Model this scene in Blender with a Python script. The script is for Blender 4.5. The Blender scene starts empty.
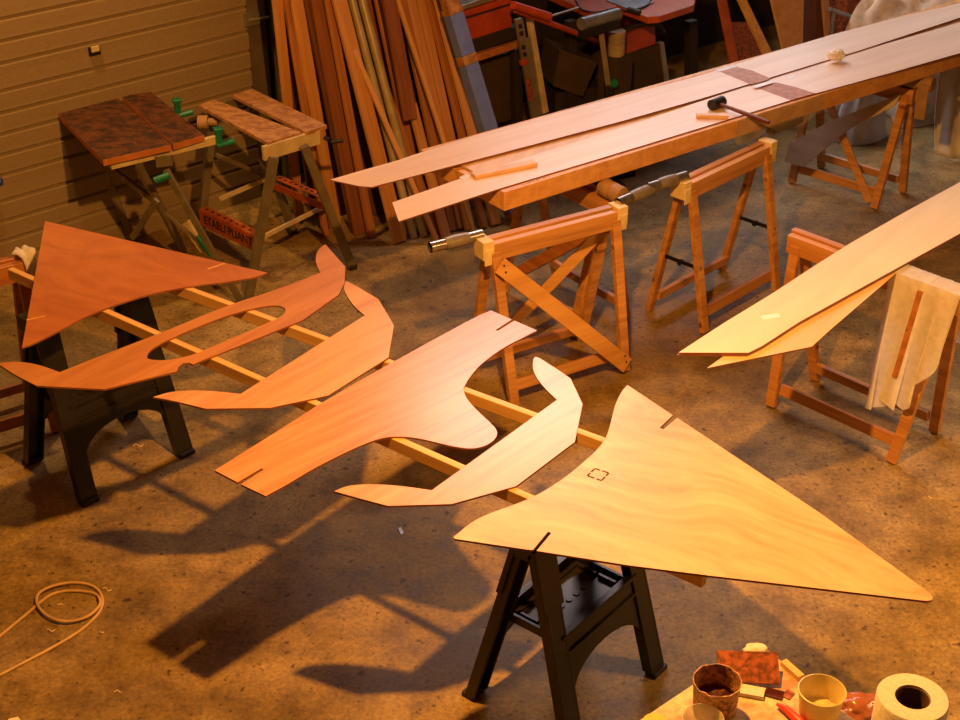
import bpy, bmesh, math, random
from mathutils import Vector as V, Matrix, noise
random.seed(7)
C = bpy.context.scene.collection
R = math.radians
# ------------------------------------------------------------------ camera
F = 1450.0; P = R(30.0); H = 3.4
CAM = V((0, 0, H)); RT = V((1, 0, 0)); FW = V((0, math.cos(P), -math.sin(P))); UP = V((0, math.sin(P), math.cos(P)))
def ray(x, y): return RT*(x-480) - UP*(y-360) + FW*F
def at(x, y, z=0.0):
    d = ray(x, y); return CAM + d*((z-H)/d.z)
def onp(x, y, p0, nrm):
    d = ray(x, y); return CAM + d*(((V(p0)-CAM).dot(nrm))/d.dot(nrm))
cd = bpy.data.cameras.new('camera'); cam = bpy.data.objects.new('camera', cd); C.objects.link(cam)
cam.location = CAM; cam.rotation_euler = (R(60), 0, 0)
cd.sensor_fit = 'HORIZONTAL'; cd.sensor_width = 36; cd.lens = F*36/960; cd.clip_end = 100
bpy.context.scene.camera = cam
vs = bpy.context.scene.view_settings
vs.view_transform = 'Standard'; vs.look = 'None'; vs.exposure = 0.0; vs.gamma = 1; vs.use_curve_mapping = False

# ------------------------------------------------------------------ materials
def newmat(name):
    m = bpy.data.materials.new(name); m.use_nodes = True
    nt = m.node_tree; return m, nt, nt.nodes, nt.links, nt.nodes['Principled BSDF']
def plain(name, col, rough=.5, metal=0, bump=0, var=.15, scale=12, trans=0, alpha=1):
    m, nt, N, L, b = newmat(name)
    tc = N.new('ShaderNodeTexCoord'); n = N.new('ShaderNodeTexNoise'); n.inputs['Scale'].default_value = scale; n.inputs['Detail'].default_value = 5
    L.new(tc.outputs['Object'], n.inputs['Vector'])
    r = N.new('ShaderNodeValToRGB'); e = r.color_ramp.elements
    e[0].position = .37; e[1].position = .63
    e[0].color = tuple(c*(1-var) for c in col)+(1,); e[1].color = tuple(min(1, c*(1+var)) for c in col)+(1,)
    L.new(n.outputs['Fac'], r.inputs['Fac']); L.new(r.outputs['Color'], b.inputs['Base Color'])
    b.inputs['Roughness'].default_value = rough; b.inputs['Metallic'].default_value = metal
    b.inputs['Transmission Weight'].default_value = trans; b.inputs['Alpha'].default_value = alpha
    if bump:
        bp = N.new('ShaderNodeBump'); bp.inputs['Strength'].default_value = bump; bp.inputs['Distance'].default_value = .01
        L.new(n.outputs['Fac'], bp.inputs['Height']); L.new(bp.outputs['Normal'], b.inputs['Normal'])
    return m
def wood(name, c1, c2, rot=0, stretch=14, scale=4, rough=.5, swirl=0, axis='x', streak=.5, knots=False):
    """long grain along the local axis; rot turns it about z"""
    m, nt, N, L, b = newmat(name)
    tc = N.new('ShaderNodeTexCoord'); mp = N.new('ShaderNodeMapping'); mp2 = N.new('ShaderNodeMapping')
    mp.inputs['Rotation'].default_value = (0, 0, -rot)
    s = {'x': (1, stretch, stretch), 'y': (stretch, 1, stretch), 'z': (stretch, stretch, 1)}[axis]
    mp2.inputs['Scale'].default_value = s
    L.new(tc.outputs['Object'], mp.inputs['Vector'])
    vec = mp.outputs['Vector']
    if swirl:
        sn = N.new('ShaderNodeTexNoise'); sn.inputs['Scale'].default_value = 1.6; sn.inputs['Detail'].default_value = 1
        L.new(vec, sn.inputs['Vector'])
        mx = N.new('ShaderNodeVectorMath'); mx.operation = 'MULTIPLY_ADD'; mx.inputs[1].default_value = (swirl,)*3
        L.new(sn.outputs['Color'], mx.inputs[0]); L.new(vec, mx.inputs[2]); vec = mx.outputs[0]
    L.new(vec, mp2.inputs['Vector'])
    n1 = N.new('ShaderNodeTexNoise'); n1.inputs['Scale'].default_value = scale; n1.inputs['Detail'].default_value = 6; n1.inputs['Roughness'].default_value = .65
    L.new(mp2.outputs['Vector'], n1.inputs['Vector'])
    n2 = N.new('ShaderNodeTexNoise'); n2.inputs['Scale'].default_value = scale*.35; n2.inputs['Detail'].default_value = 2
    L.new(mp2.outputs['Vector'], n2.inputs['Vector'])
    mm = N.new('ShaderNodeMix'); mm.inputs[0].default_value = .45
    L.new(n1.outputs['Fac'], mm.inputs[2]); L.new(n2.outputs['Fac'], mm.inputs[3])
    r = N.new('ShaderNodeValToRGB'); e = r.color_ramp.elements; e[0].position = .5-.14*streak-.04; e[1].position = .5+.14*streak+.03
    e[0].color = c1+(1,); e[1].color = c2+(1,)
    L.new(mm.outputs[0], r.inputs['Fac'])
    col = r.outputs['Color']
    if knots:
        vo = N.new('ShaderNodeTexVoronoi'); vo.inputs['Scale'].default_value = 1.7
        m3 = N.new('ShaderNodeMapping'); m3.inputs['Scale'].default_value = {'x': (1, 4, 4), 'y': (4, 1, 4), 'z': (4, 4, 1)}[axis]
        L.new(tc.outputs['Object'], m3.inputs['Vector']); L.new(m3.outputs['Vector'], vo.inputs['Vector'])
        rr = N.new('ShaderNodeValToRGB'); rr.color_ramp.elements[0].position = .06; rr.color_ramp.elements[1].position = .12
        rr.color_ramp.elements[0].color = (.35, .22, .15, 1); rr.color_ramp.elements[1].color = (1, 1, 1, 1)
        L.new(vo.outputs['Distance'], rr.inputs['Fac'])
        mu = N.new('ShaderNodeMix'); mu.data_type = 'RGBA'; mu.blend_type = 'MULTIPLY'; mu.inputs[0].default_value = 1
        L.new(col, mu.inputs[6]); L.new(rr.outputs['Color'], mu.inputs[7]); col = mu.outputs[2]
    L.new(col, b.inputs['Base Color']); b.inputs['Roughness'].default_value = rough
    bp = N.new('ShaderNodeBump'); bp.inputs['Strength'].default_value = .08; bp.inputs['Distance'].default_value = .004
    L.new(n1.outputs['Fac'], bp.inputs['Height']); L.new(bp.outputs['Normal'], b.inputs['Normal'])
    return m
def floor_mat():
    m, nt, N, L, b = newmat('stained_concrete')
    tc = N.new('ShaderNodeTexCoord')
    def nz(sc, det=6, ro=.6):
        n = N.new('ShaderNodeTexNoise'); n.inputs['Scale'].default_value = sc; n.inputs['Detail'].default_value = det; n.inputs['Roughness'].default_value = ro
        L.new(tc.outputs['Object'], n.inputs['Vector']); return n
    def ramp(src, p0, c0, p1, c1):
        r = N.new('ShaderNodeValToRGB'); e = r.color_ramp.elements; e[0].position = p0; e[1].position = p1; e[0].color = c0+(1,); e[1].color = c1+(1,)
        L.new(src, r.inputs['Fac']); return r.outputs['Color']
    def mul(a, bb, f=1):
        x = N.new('ShaderNodeMix'); x.data_type = 'RGBA'; x.blend_type = 'MULTIPLY'; x.inputs[0].default_value = f
        L.new(a, x.inputs[6]); L.new(bb, x.inputs[7]); return x.outputs[2]
    big = nz(1.3, 4); mid = nz(6, 8, .7); fine = nz(60, 4, .7); sp = nz(26, 3, .5); sp2 = nz(48, 2, .5)
    c = ramp(big.outputs['Fac'], .35, (.205, .138, .045), .65, (.37, .262, .105))
    c = mul(c, ramp(mid.outputs['Fac'], .33, (.50, .45, .36), .60, (1.15, 1.12, 1.05)))
    c = mul(c, ramp(fine.outputs['Fac'], .3, (.62, .6, .57), .7, (1.32, 1.32, 1.32)))
    c = mul(c, ramp(sp.outputs['Fac'], .30, (.35, .3, .28), .36, (1, 1, 1)))
    c = mul(c, ramp(sp2.outputs['Fac'], .27, (.3, .28, .25), .33, (1, 1, 1)))
    L.new(c, b.inputs['Base Color'])
    rr = N.new('ShaderNodeMapRange'); rr.inputs[3].default_value = .42; rr.inputs[4].default_value = .75
    L.new(mid.outputs['Fac'], rr.inputs[0]); L.new(rr.outputs[0], b.inputs['Roughness'])
    bp = N.new('ShaderNodeBump'); bp.inputs['Strength'].default_value = .25; bp.inputs['Distance'].default_value = .006
    L.new(fine.outputs['Fac'], bp.inputs['Height']); L.new(bp.outputs['Normal'], b.inputs['Normal'])
    return m
M = {}
M['floor'] = floor_mat()
OK1, OK2 = (.40, .16, .048), (.52, .23, .08)      # okoume plywood
M['ply_red'] = wood('okoume_plywood', OK1, OK2, R(-120), 10, 3.2, .42)
M['ply_ring'] = wood('okoume_plywood_ring', OK1, OK2, R(50), 12, 3.5, .42)
M['ply_pink'] = wood('okoume_plywood_pale', (.52, .26, .15), (.64, .36, .22), R(47), 12, 2.4, .31, streak=.4, swirl=.06)
M['ply_mid'] = wood('okoume_plywood_streaked', (.48, .205, .10), (.62, .30, .165), R(43), 18, 3.6, .30, streak=.3)
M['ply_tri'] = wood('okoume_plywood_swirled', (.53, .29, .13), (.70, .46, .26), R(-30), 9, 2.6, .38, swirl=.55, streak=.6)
M['ply_tri_dim'] = wood('okoume_plywood_swirled_dim', (.38, .12, .03), (.50, .175, .045), R(-30), 9, 2.6, .5, swirl=.5, streak=.6)  # same swirled okoume, dimmer left-end light put into its darker, redder colour
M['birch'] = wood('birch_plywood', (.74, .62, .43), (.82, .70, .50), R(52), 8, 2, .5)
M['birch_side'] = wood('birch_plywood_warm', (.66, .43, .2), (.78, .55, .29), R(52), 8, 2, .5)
M['strip'] = wood('gaboon_strip', (.74, .54, .41), (.84, .65, .51), R(37), 16, 2.2, .33)
M['ply_edge'] = plain('plywood_edge', (.22, .075, .03), .7)
M['batten'] = wood('pine_batten', (.62, .33, .10), (.80, .50, .19), 0, 20, 3, .5)
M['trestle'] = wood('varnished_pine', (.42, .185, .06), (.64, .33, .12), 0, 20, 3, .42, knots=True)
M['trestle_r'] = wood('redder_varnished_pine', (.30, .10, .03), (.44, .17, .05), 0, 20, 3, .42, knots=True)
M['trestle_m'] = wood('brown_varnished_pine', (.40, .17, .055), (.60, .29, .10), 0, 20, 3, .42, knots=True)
M['pine_box'] = wood('pine_box_side', (.60, .29, .10), (.78, .43, .17), R(37), 18, 2.4, .42, knots=True)
M['pine_top'] = wood('pale_table_top', (.62, .38, .22), (.76, .52, .34), R(37), 12, 2.4, .5)
M['brace'] = wood('brace_plywood', (.55, .27, .075), (.68, .37, .12), 0, 14, 3, .5)
M['grey_ply'] = wood('weathered_plywood', (.46, .38, .30), (.58, .48, .39), 0, 12, 3, .7)
M['tape'] = plain('masking_tape', (.72, .58, .34), .7)
M['ctape'] = plain('clear_tape', (.75, .72, .68), .25, var=.05)
M['pipe'] = plain('steel_pipe', (.42, .38, .33), .3, .9, var=.2, scale=20)
M['ducttape'] = plain('grey_duct_tape', (.20, .17, .14), .35, .1, bump=.4, scale=25)
M['black'] = plain('black_plastic', (.013, .010, .008), .38, scale=30)
M['blackm'] = plain('black_metal', (.015, .013, .012), .4, .3)
M['rubber'] = plain('black_rubber', (.016, .013, .012), .55)
M['door'] = plain('cream_door_panel', (.25, .185, .115), .35, var=.05, scale=60, bump=.15)
M['jamb'] = plain('brown_jamb', (.11, .08, .055), .6)
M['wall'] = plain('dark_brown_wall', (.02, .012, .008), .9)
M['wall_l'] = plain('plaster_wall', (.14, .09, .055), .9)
M['steel'] = plain('galvanised_steel', (.36, .31, .25), .4, .7)
M['creamsteel'] = plain('cream_painted_steel', (.52, .42, .27), .45)
M['olive'] = plain('olive_grey_steel', (.17, .14, .09), .45, .3)
M['green'] = plain('green_plastic', (.0, .16, .10), .4)
M['darktop'] = wood('paint_spattered_board', (.028, .012, .006), (.12, .038, .015), 0, 1.5, 34, .6, streak=.25)
M['dtedge'] = plain('worn_board_edge', (.45, .15, .04), .7)
M['chip'] = wood('worn_particle_board', (.27, .12, .045), (.46, .24, .10), 0, 1.5, 34, .7, streak=.3)
M['orange'] = plain('orange_painted_steel', (.42, .095, .025), .5)
M['red'] = plain('red_painted_metal', (.38, .05, .010), .4)
M['redtop'] = plain('red_worktop', (.38, .075, .015), .4)
M['dark'] = plain('near_black_brown', (.02, .012, .009), .7)  # plain near-black brown for machine rails, legs and cutouts
M['cardboard'] = plain('brown_cardboard', (.36, .22, .12), .85, bump=.3)
M['darkcard'] = plain('dark_brown_cardboard', (.045, .026, .014), .85)
M['cloth'] = plain('off_white_cloth', (.86, .83, .80), .95, bump=.25, scale=40, var=.06)
def translucent(m, f):
    nt = m.node_tree; N = nt.nodes; L = nt.links; b = N['Principled BSDF']; t = N.new('ShaderNodeBsdfTranslucent'); mx = N.new('ShaderNodeMixShader'); mx.inputs[0].default_value = f
    L.new(b.inputs['Base Color'].links[0].from_socket, t.inputs['Color']); L.new(b.outputs[0], mx.inputs[1]); L.new(t.outputs[0], mx.inputs[2]); L.new(mx.outputs[0], N['Material Output'].inputs['Surface'])
translucent(M['cloth'], .45)
M['sheet'] = plain('dust_sheet', (.52, .40, .28), .95, bump=.3, scale=9, var=.25)
M['wsheet'] = plain('white_plastic_sheet', (.55, .54, .55), .5, bump=.3, scale=8)
M['film'] = plain('translucent_film', (.55, .5, .45), .3, alpha=.35)
M['paper'] = plain('white_paper', (.82, .78, .72), .9, bump=.3, scale=60, var=.05)
M['roll'] = plain('paper_roll', (.62, .57, .50), .95, bump=.2, scale=90, var=.06)
M['core'] = plain('cardboard_core', (.10, .045, .02), .9)
M['osb'] = wood('stained_osb', (.34, .20, .10), (.66, .54, .37), R(20), 1.3, 14, .7, streak=.25)
M['pot'] = plain('resin_stained_pot', (.34, .17, .075), .5, var=.6, scale=70, bump=.5)
M['resin'] = plain('dark_red_resin', (.06, .010, .005), .3, var=.4, scale=30)
M['redplate'] = plain('red_resin_board', (.24, .06, .022), .4, var=.5, scale=60)
M['tub'] = plain('translucent_yellow_tub', (.75, .62, .27), .35, var=.2, alpha=.8)
M['clear'] = plain('clear_plastic_cup', (.8, .76, .68), .15, alpha=.35)
M['redh'] = plain('bright_red_plastic', (.75, .06, .03), .35)
M['gloss_brown'] = plain('glossy_brown_packet', (.30, .10, .05), .2, bump=.8, scale=14)
M['yellow'] = plain('yellow_plastic', (.85, .5, .03), .4)
M['cable'] = plain('cream_cable', (.55, .36, .16), .45)
M['blue'] = plain('blue_wrap', (.13, .20, .75), .6, var=.08)
M['bluep'] = plain('blue_plastic', (.02, .05, .32), .5)
M['pvc'] = plain('grey_pvc', (.34, .27, .18), .3)
M['mark'] = plain('black_ink', (.015, .01, .008), .8)
M['chips'] = plain('pale_shaving', (.75, .6, .4), .8)
M['brownstrip'] = plain('brown_peel_ply', (.42, .18, .10), .5, var=.2, scale=25)
M['bluegrey'] = plain('grey_steel_plate', (.25, .26, .28), .35, .6)
STK = []
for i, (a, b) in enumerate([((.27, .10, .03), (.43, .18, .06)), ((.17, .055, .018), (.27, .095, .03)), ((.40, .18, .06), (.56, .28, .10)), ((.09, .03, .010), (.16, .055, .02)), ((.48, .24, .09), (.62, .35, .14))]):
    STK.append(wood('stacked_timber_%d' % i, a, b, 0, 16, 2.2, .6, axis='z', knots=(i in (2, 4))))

# ------------------------------------------------------------------ mesh helpers
class MB:
    def __init__(s): s.bm = bmesh.new()
    def _v(s, p): return s.bm.verts.new(p)
    def box(s, c, d, rz=0, M4=None):
        m = M4 or (Matrix.Translation(c) @ Matrix.Rotation(rz, 4, 'Z'))
        v = [s._v(m @ V((x*d[0]/2, y*d[1]/2, z*d[2]/2))) for x in (-1, 1) for y in (-1, 1) for z in (-1, 1)]
        for f in ((0, 1, 3, 2), (4, 6, 7, 5), (0, 4, 5, 1), (2, 3, 7, 6), (0, 2, 6, 4), (1, 5, 7, 3)): s.bm.faces.new([v[i] for i in f])
        return s
    def bar(s, p, q, w, h, up=(0, 0, 1)):
        """box from p to q; h along up, w across"""
        p, q = V(p), V(q); x = (q-p); L = x.length; x.normalize(); u = V(up); y = u.cross(x)
        if y.length < 1e-4: y = V((0, 1, 0)).cross(x)
        y.normalize(); z = x.cross(y)
        m = Matrix((x, y, z)).transposed().to_4x4(); m.translation = (p+q)/2
        return s.box(None, (L, w, h), M4=m)
    def prism(s, pts, z0, z1):
        n = len(pts); a = [s._v((p[0], p[1], z0)) for p in pts]; b = [s._v((p[0], p[1], z1)) for p in pts]
        s.bm.faces.new(a[::-1]); s.bm.faces.new(b)
        for i in range(n): j = (i+1) % n; s.bm.faces.new([a[i], a[j], b[j], b[i]])
        return s
    def prism3(s, pts, vec):
        n = len(pts); vec = V(vec); a = [s._v(V(p)) for p in pts]; b = [s._v(V(p)+vec) for p in pts]
        s.bm.faces.new(a[::-1]); s.bm.faces.new(b)
        for i in range(n): j = (i+1) % n; s.bm.faces.new([a[i], a[j], b[j], b[i]])
        return s
    def tube(s, pts, r, n=10, caps=True):
        pts = [V(p) for p in pts]; k = len(pts); rs = r if isinstance(r, (list, tuple)) else [r]*k
        t0 = (pts[1]-pts[0]).normalized(); u = t0.orthogonal().normalized(); rings = []
        for i, p in enumerate(pts):
            t = ((pts[min(i+1, k-1)]-p).normalized()+(p-pts[max(i-1, 0)]).normalized()).normalized() if 0 < i < k-1 else (pts[1]-pts[0] if i == 0 else pts[-1]-pts[-2]).normalized()
            u = (u-t*u.dot(t)).normalized(); w = t.cross(u)
            rings.append([s._v(p+(u*math.cos(a)+w*math.sin(a))*rs[i]) for a in [2*math.pi*j/n for j in range(n)]])
        for i in range(k-1):
            for j in range(n):
                jj = (j+1) % n; s.bm.faces.new([rings[i][j], rings[i][jj], rings[i+1][jj], rings[i+1][j]])
        if caps: s.bm.faces.new(rings[0][::-1]); s.bm.faces.new(rings[-1])
        return s
    def lathe(s, prof, c=(0, 0, 0), n=32, jit=0):
        rings = []
        for k, (r, z) in enumerate(prof):
            if r < 1e-5: rings.append([s._v((c[0], c[1], c[2]+z))]); continue
            rings.append([s._v((c[0]+r*math.cos(a), c[1]+r*math.sin(a), c[2]+z+(jit*noise.noise(V((math.cos(a)*3, math.sin(a)*3, k*.01))) if jit else 0))) for a in [2*math.pi*j/n for j in range(n)]])
        for a, b in zip(rings, rings[1:]):
            for j in range(n):
                jj = (j+1) % n
                if len(a) == 1 and len(b) == 1: continue
                if len(a) == 1: s.bm.faces.new([a[0], b[j], b[jj]])
                elif len(b) == 1: s.bm.faces.new([a[j], a[jj], b[0]])
                else: s.bm.faces.new([a[j], a[jj], b[jj], b[j]])
        return s
    def grid(s, fn, nu, nv):
        g = [[s._v(fn(i/nu, j/nv)) for j in range(nv+1)] for i in range(nu+1)]
        for i in range(nu):
            for j in range(nv): s.bm.faces.new([g[i][j], g[i+1][j], g[i+1][j+1], g[i][j+1]])
        return s
def obj(name, mb, mat, parent=None, smooth=False, bevel=0, solid=0, label=None):
    bm = mb.bm
    if parent is not None:
        # parts are built in the coordinates of their thing (mb.local) or in world ones
        if getattr(mb, 'world', False):
            root = parent
            chain = Matrix.Identity(4)
            while root is not None:
                chain = Matrix.Translation(root.location) @ Matrix.Rotation(root.rotation_euler.z, 4, 'Z') @ chain; root = root.parent
            bmesh.ops.transform(bm, matrix=chain.inverted(), verts=bm.verts)
    bmesh.ops.recalc_face_normals(bm, faces=bm.faces)
    me = bpy.data.meshes.new(name); bm.to_mesh(me); bm.free()
    mats = mat if isinstance(mat, (list, tuple)) else [mat]
    for m in mats: me.materials.append(m)
    if smooth:
        for p in me.polygons: p.use_smooth = True
    o = bpy.data.objects.new(name, me); C.objects.link(o); o.parent = parent
    if solid:
        md = o.modifiers.new('s', 'SOLIDIFY'); md.thickness = solid; md.offset = 0
    if bevel:
        md = o.modifiers.new('b', 'BEVEL'); md.width = bevel; md.segments = 2; md.limit_method = 'ANGLE'; md.angle_limit = R(40)
    if smooth and not solid:
        try: me.set_sharp_from_angle(angle=R(40))
        except Exception: pass
    if label: o['label'] = label
    return o
def W():
    m = MB(); m.world = True; return m
def tag(o, label, cat, group=None):
    o['label'] = label; o['category'] = cat
    if group: o['group'] = group
    return o
def thing(name, label, cat, loc=(0, 0, 0), rz=0, group=None):
    o = bpy.data.objects.new(name, None); C.objects.link(o); o.location = V(loc); o.rotation_euler = (0, 0, rz); o.empty_display_size = .1
    return tag(o, label, cat, group)
def dup(o, parent=None):
    kids = [c for c in bpy.data.objects if c.parent == o]
    c = o.copy(); C.objects.link(c); c.parent = parent
    for k in kids: dup(k, c)
    return c
def solo(name, mb, mat, label, cat, origin, group=None, **kw):
    """a thing that is one mesh, built in world coordinates, with its origin at its base"""
    bmesh.ops.translate(mb.bm, vec=-V(origin), verts=mb.bm.verts)
    o = obj(name, mb, mat, **kw); o.location = V(origin); return tag(o, label, cat, group)
def struct(name, mb, mat, **kw):
    o = obj(name, mb, mat, **kw); o['kind'] = 'structure'; return o
def edge_mat(o, m):
    """vertical faces of a sheet show the ply edge"""
    o.data.materials.append(m)
    for p in o.data.polygons:
        if abs(p.normal.z) < .5: p.material_index = 1
    return o
def smooth_pts(pts, n=2):
    """rounds a closed or open px polyline lightly (Chaikin)"""
    for _ in range(n):
        q = [pts[0]]
        for a, b in zip(pts, pts[1:]):
            q.append((a[0]*.75+b[0]*.25, a[1]*.75+b[1]*.25)); q.append((a[0]*.25+b[0]*.75, a[1]*.25+b[1]*.75))
        q.append(pts[-1]); pts = q
    return pts

# ------------------------------------------------------------------ setting
DW = V((.745, .667, 0)).normalized(); NW = V((DW.y, -DW.x, 0)); W0 = at(148, 233)
def wp(u, off, z): return W0 + DW*u + NW*off + V((0, 0, z-W0.z))
RW = math.atan2(DW.y, DW.x)
U0, U1, OFF1, CH = -5.6, 8.5, 8.6, 5.4
fm = MB(); fm.prism([wp(U0, -.1, 0), wp(U1, -.1, 0), wp(U1, OFF1, 0), wp(U0, OFF1, 0)], -.1, 0)
struct('floor', fm, M['floor'])
cm = MB(); cm.prism([wp(U0, -.1, 0), wp(U1, -.1, 0), wp(U1, OFF1, 0), wp(U0, OFF1, 0)], CH, CH+.1); struct('ceiling', cm, M['wall_l'])
def wallbox(name, u0, u1, o0, o1, z0, z1, mat):
    m = MB(); m.prism([wp(u0, o0, 0), wp(u1, o0, 0), wp(u1, o1, 0), wp(u0, o1, 0)], z0, z1); return struct(name, m, mat)
DR = .7513       # right edge of the door opening along the wall
WU0, WU1, WZ0, WZ1 = 2.6, 6.6, 2.1, 3.3   # window high in the back wall
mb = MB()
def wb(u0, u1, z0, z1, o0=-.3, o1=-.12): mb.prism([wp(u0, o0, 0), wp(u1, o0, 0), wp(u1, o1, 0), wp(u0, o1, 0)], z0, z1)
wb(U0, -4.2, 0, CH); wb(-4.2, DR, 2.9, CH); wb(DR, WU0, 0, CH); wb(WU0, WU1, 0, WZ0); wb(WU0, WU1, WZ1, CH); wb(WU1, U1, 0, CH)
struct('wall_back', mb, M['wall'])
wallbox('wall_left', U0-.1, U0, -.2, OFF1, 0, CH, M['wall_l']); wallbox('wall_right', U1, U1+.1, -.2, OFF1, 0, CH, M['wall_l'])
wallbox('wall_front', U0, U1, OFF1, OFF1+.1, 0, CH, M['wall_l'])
# sectional door: ribbed panels standing in the plane off=0
rz_ = [.118, .222, .327, .434, .569, .674, .779, .885, .994, 1.13, 1.236, 1.343, 1.45, 1.56]
prof = [(.0, .0)]
joints = [.499, 1.066, 1.63]
pts = []
for z in rz_: pts.append((z, 'r'))
for z in joints: pts.append((z, 'j'))
pts.sort()
zz = [(0.0, 0.0)]
for z, k in pts:
    if k == 'r': zz += [(z-.028, 0.0), (z-.024, -.002), (z-.006, -.020), (z-.001, -.021), (z+.003, .002), (z+.014, .0)]
    else: zz += [(z-.003, 0.0), (z-.0015, -.008), (z+.0015, -.008), (z+.003, 0.0)]
zz.append((2.95, 0.0))
mb = MB(); prev = None
for z, o in zz:
    a, b = mb._v(wp(-4.25, o, z)), mb._v(wp(DR+.0, o, z))
    if prev: mb.bm.faces.new([prev[0], prev[1], b, a])
    prev = (a, b)
door = struct('door_1', mb, M['door'], solid=.012)
hd = onp(93, 50, W0, NW)
mb = MB(); mb.box(hd+NW*.015, (.06, .02, .045), RW); obj('latch_plate', mb, M['blackm'], door, bevel=.003)
mb = MB(); mb.box(hd+NW*.026+V((0, 0, .012)), (.045, .012, .03), RW); obj('latch_handle', mb, M['creamsteel'], door, bevel=.003)
# jamb and track
mb = MB()
def jb(u0, u1, o0, o1, z0=0, z1=3.0): mb.prism([wp(u0, o0, 0), wp(u1, o0, 0), wp(u1, o1, 0), wp(u0, o1, 0)], z0, z1)
jb(DR+.002, DR+.12, -.10, .005)
struct('trim_1', mb, M['jamb'])
mb = MB(); jb(DR+.12, DR+.16, -.10, -.06); jb(DR+.165, DR+.19, -.08, .03); jb(DR+.22, DR+.235, -.08, -.02); struct('trim_2', mb, M['olive'])
hp = onp(252, 19, wp(0, .02, 0), NW)
mb = W(); mb.box(hp, (.09, .02, .07), RW); mb.tube([hp+NW*.01-DW*.03, hp+NW*.03+DW*.09], .008)
solo('hinge_bracket', mb, M['steel'], 'steel roller hinge on the brown jamb beside the garage door', 'hinge', hp-NW*.02)
# window
mb = MB(); mb.prism([wp(WU0, -.24, 0), wp(WU1, -.24, 0), wp(WU1, -.23, 0), wp(WU0, -.23, 0)], WZ0, WZ1)
gm, nt, N, L, b = newmat('daylight_pane'); b.inputs['Base Color'].default_value = (.5, .5, .5, 1)
b.inputs['Emission Color'].default_value = (.80, .86, 1, 1); b.inputs['Emission Strength'].default_value = 4
struct('window_1', mb, gm)
mb = MB()
for u in (WU0+.03, WU0+1.1, (WU0+WU1)/2, WU1-1.1, WU1-.03): mb.box(wp(u, -.2, (WZ0+WZ1)/2), (.06, .06, WZ1-WZ0), RW)
for z in (WZ0+.03, WZ1-.03): mb.box(wp((WU0+WU1)/2, -.2, z), (WU1-WU0, .06, .06), RW)
struct('trim_3', mb, M['wall_l'])

# ------------------------------------------------------------------ plastic sawhorses
def sawhorse(name, label, loc, rz):
    t = thing(name, label, 'sawhorse', loc, rz, None)
    L2, S2, T = .236, .21, .775
    mb = MB(); mb.box((0, 0, T-.03), (.56, .075, .06)); mb.box((0, 0, T-.075), (.53, .05, .04))
    obj('top_rail', mb, M['black'], t, bevel=.004)
    for sx in (-1, 1):
        for sy in (-1, 1):
            mb = MB(); a = V((sx*(L2-.03), sy*.035, T-.06)); b_ = V((sx*L2, sy*S2, .015))
            d = (b_-a).normalized()
            # channel leg: web and two flanges, wider at the top
            for off, w, h in ((0, .075, .014), (-.033, .010, .040), (.033, .010, .040)):
                o = V((off, -sy*(.0 if off == 0 else .012), 0)); mb.bar(a+o, b_+o, w, h, up=(0, sy, .25))
            mb.bar(a+V((0, 0, 0)), a+d*.22, .10, .02, up=(0, sy, .25))
            leg = obj('leg', mb, M['black'], t, bevel=.003)
            mb = MB(); mb.box(b_+V((0, 0, -.005)), (.076, .044, .02)); obj('foot', mb, M['rubber'], leg, bevel=.003)
    for sy in (-1, 1):   # arched side panels between the legs
        mb = MB(); pts = []
        zt, zb = .40, .27
        yy = lambda z: sy*(.035+(S2-.035)*(T-.06-z)/(T-.075))
        n = 14; x0 = L2-.03
        top = [(-x0, zt), (x0, zt)]
        arch = []
        for i in range(n+1):
            a = math.pi*i/n; x = x0*math.cos(a); z = .07+(zb-.07)*math.sin(a)**.55
            arch.append((x, z))
        P2 = top+arch
        mb.prism3([(x, yy(z), z) for x, z in P2], (0, -sy*.012, 0))
        # ribs
        mb.bar((-x0, yy(zt)+sy*.004, zt-.008), (x0, yy(zt)+sy*.004, zt-.008), .02, .016)
        mb.bar((-x0, yy(.33)+sy*.004, .33), (x0, yy(.33)+sy*.004, .33), .008, .012)
        obj('side_panel', mb, M['black'], t, bevel=.002)
    mb = MB(); zt = .36; hw = .115; hl = .19
    mb.box((0, 0, zt-.01), (2*hl, 2*hw, .008))
    for sy in (-1, 1): mb.box((0, sy*hw, zt+.002), (2*hl, .012, .032)); mb.box((0, sy*(hw-.03), zt-.002), (2*hl-.05, .006, .01))
    for sx in (-1, 1): mb.box((sx*hl, 0, zt+.002), (.012, 2*hw, .032)); mb.box((sx*(hl-.03), .04, zt), (.012, .07, .016)); mb.box((sx*(hl-.03), -.04, zt), (.012, .07, .016))
    for i in range(5): mb.tube([(-.08+i*.04, 0, zt-.006), (-.08+i*.04, 0, zt-.002)], .011, 10)
    obj('tray', mb, M['black'], t, bevel=.0015)
    return t
a1 = math.atan2(.337, .304)
sawhorse('plastic_sawhorse', 'black plastic folding sawhorse under the large pale triangle, with a tray between its legs', (.29, 3.708, 0), R(51))
a2 = math.atan2(.345, .36)
sawhorse('plastic_sawhorse', 'black plastic folding sawhorse in the dark at left, under the oval-holed frame', (-1.557, 5.067, 0), R(46.5))

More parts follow.
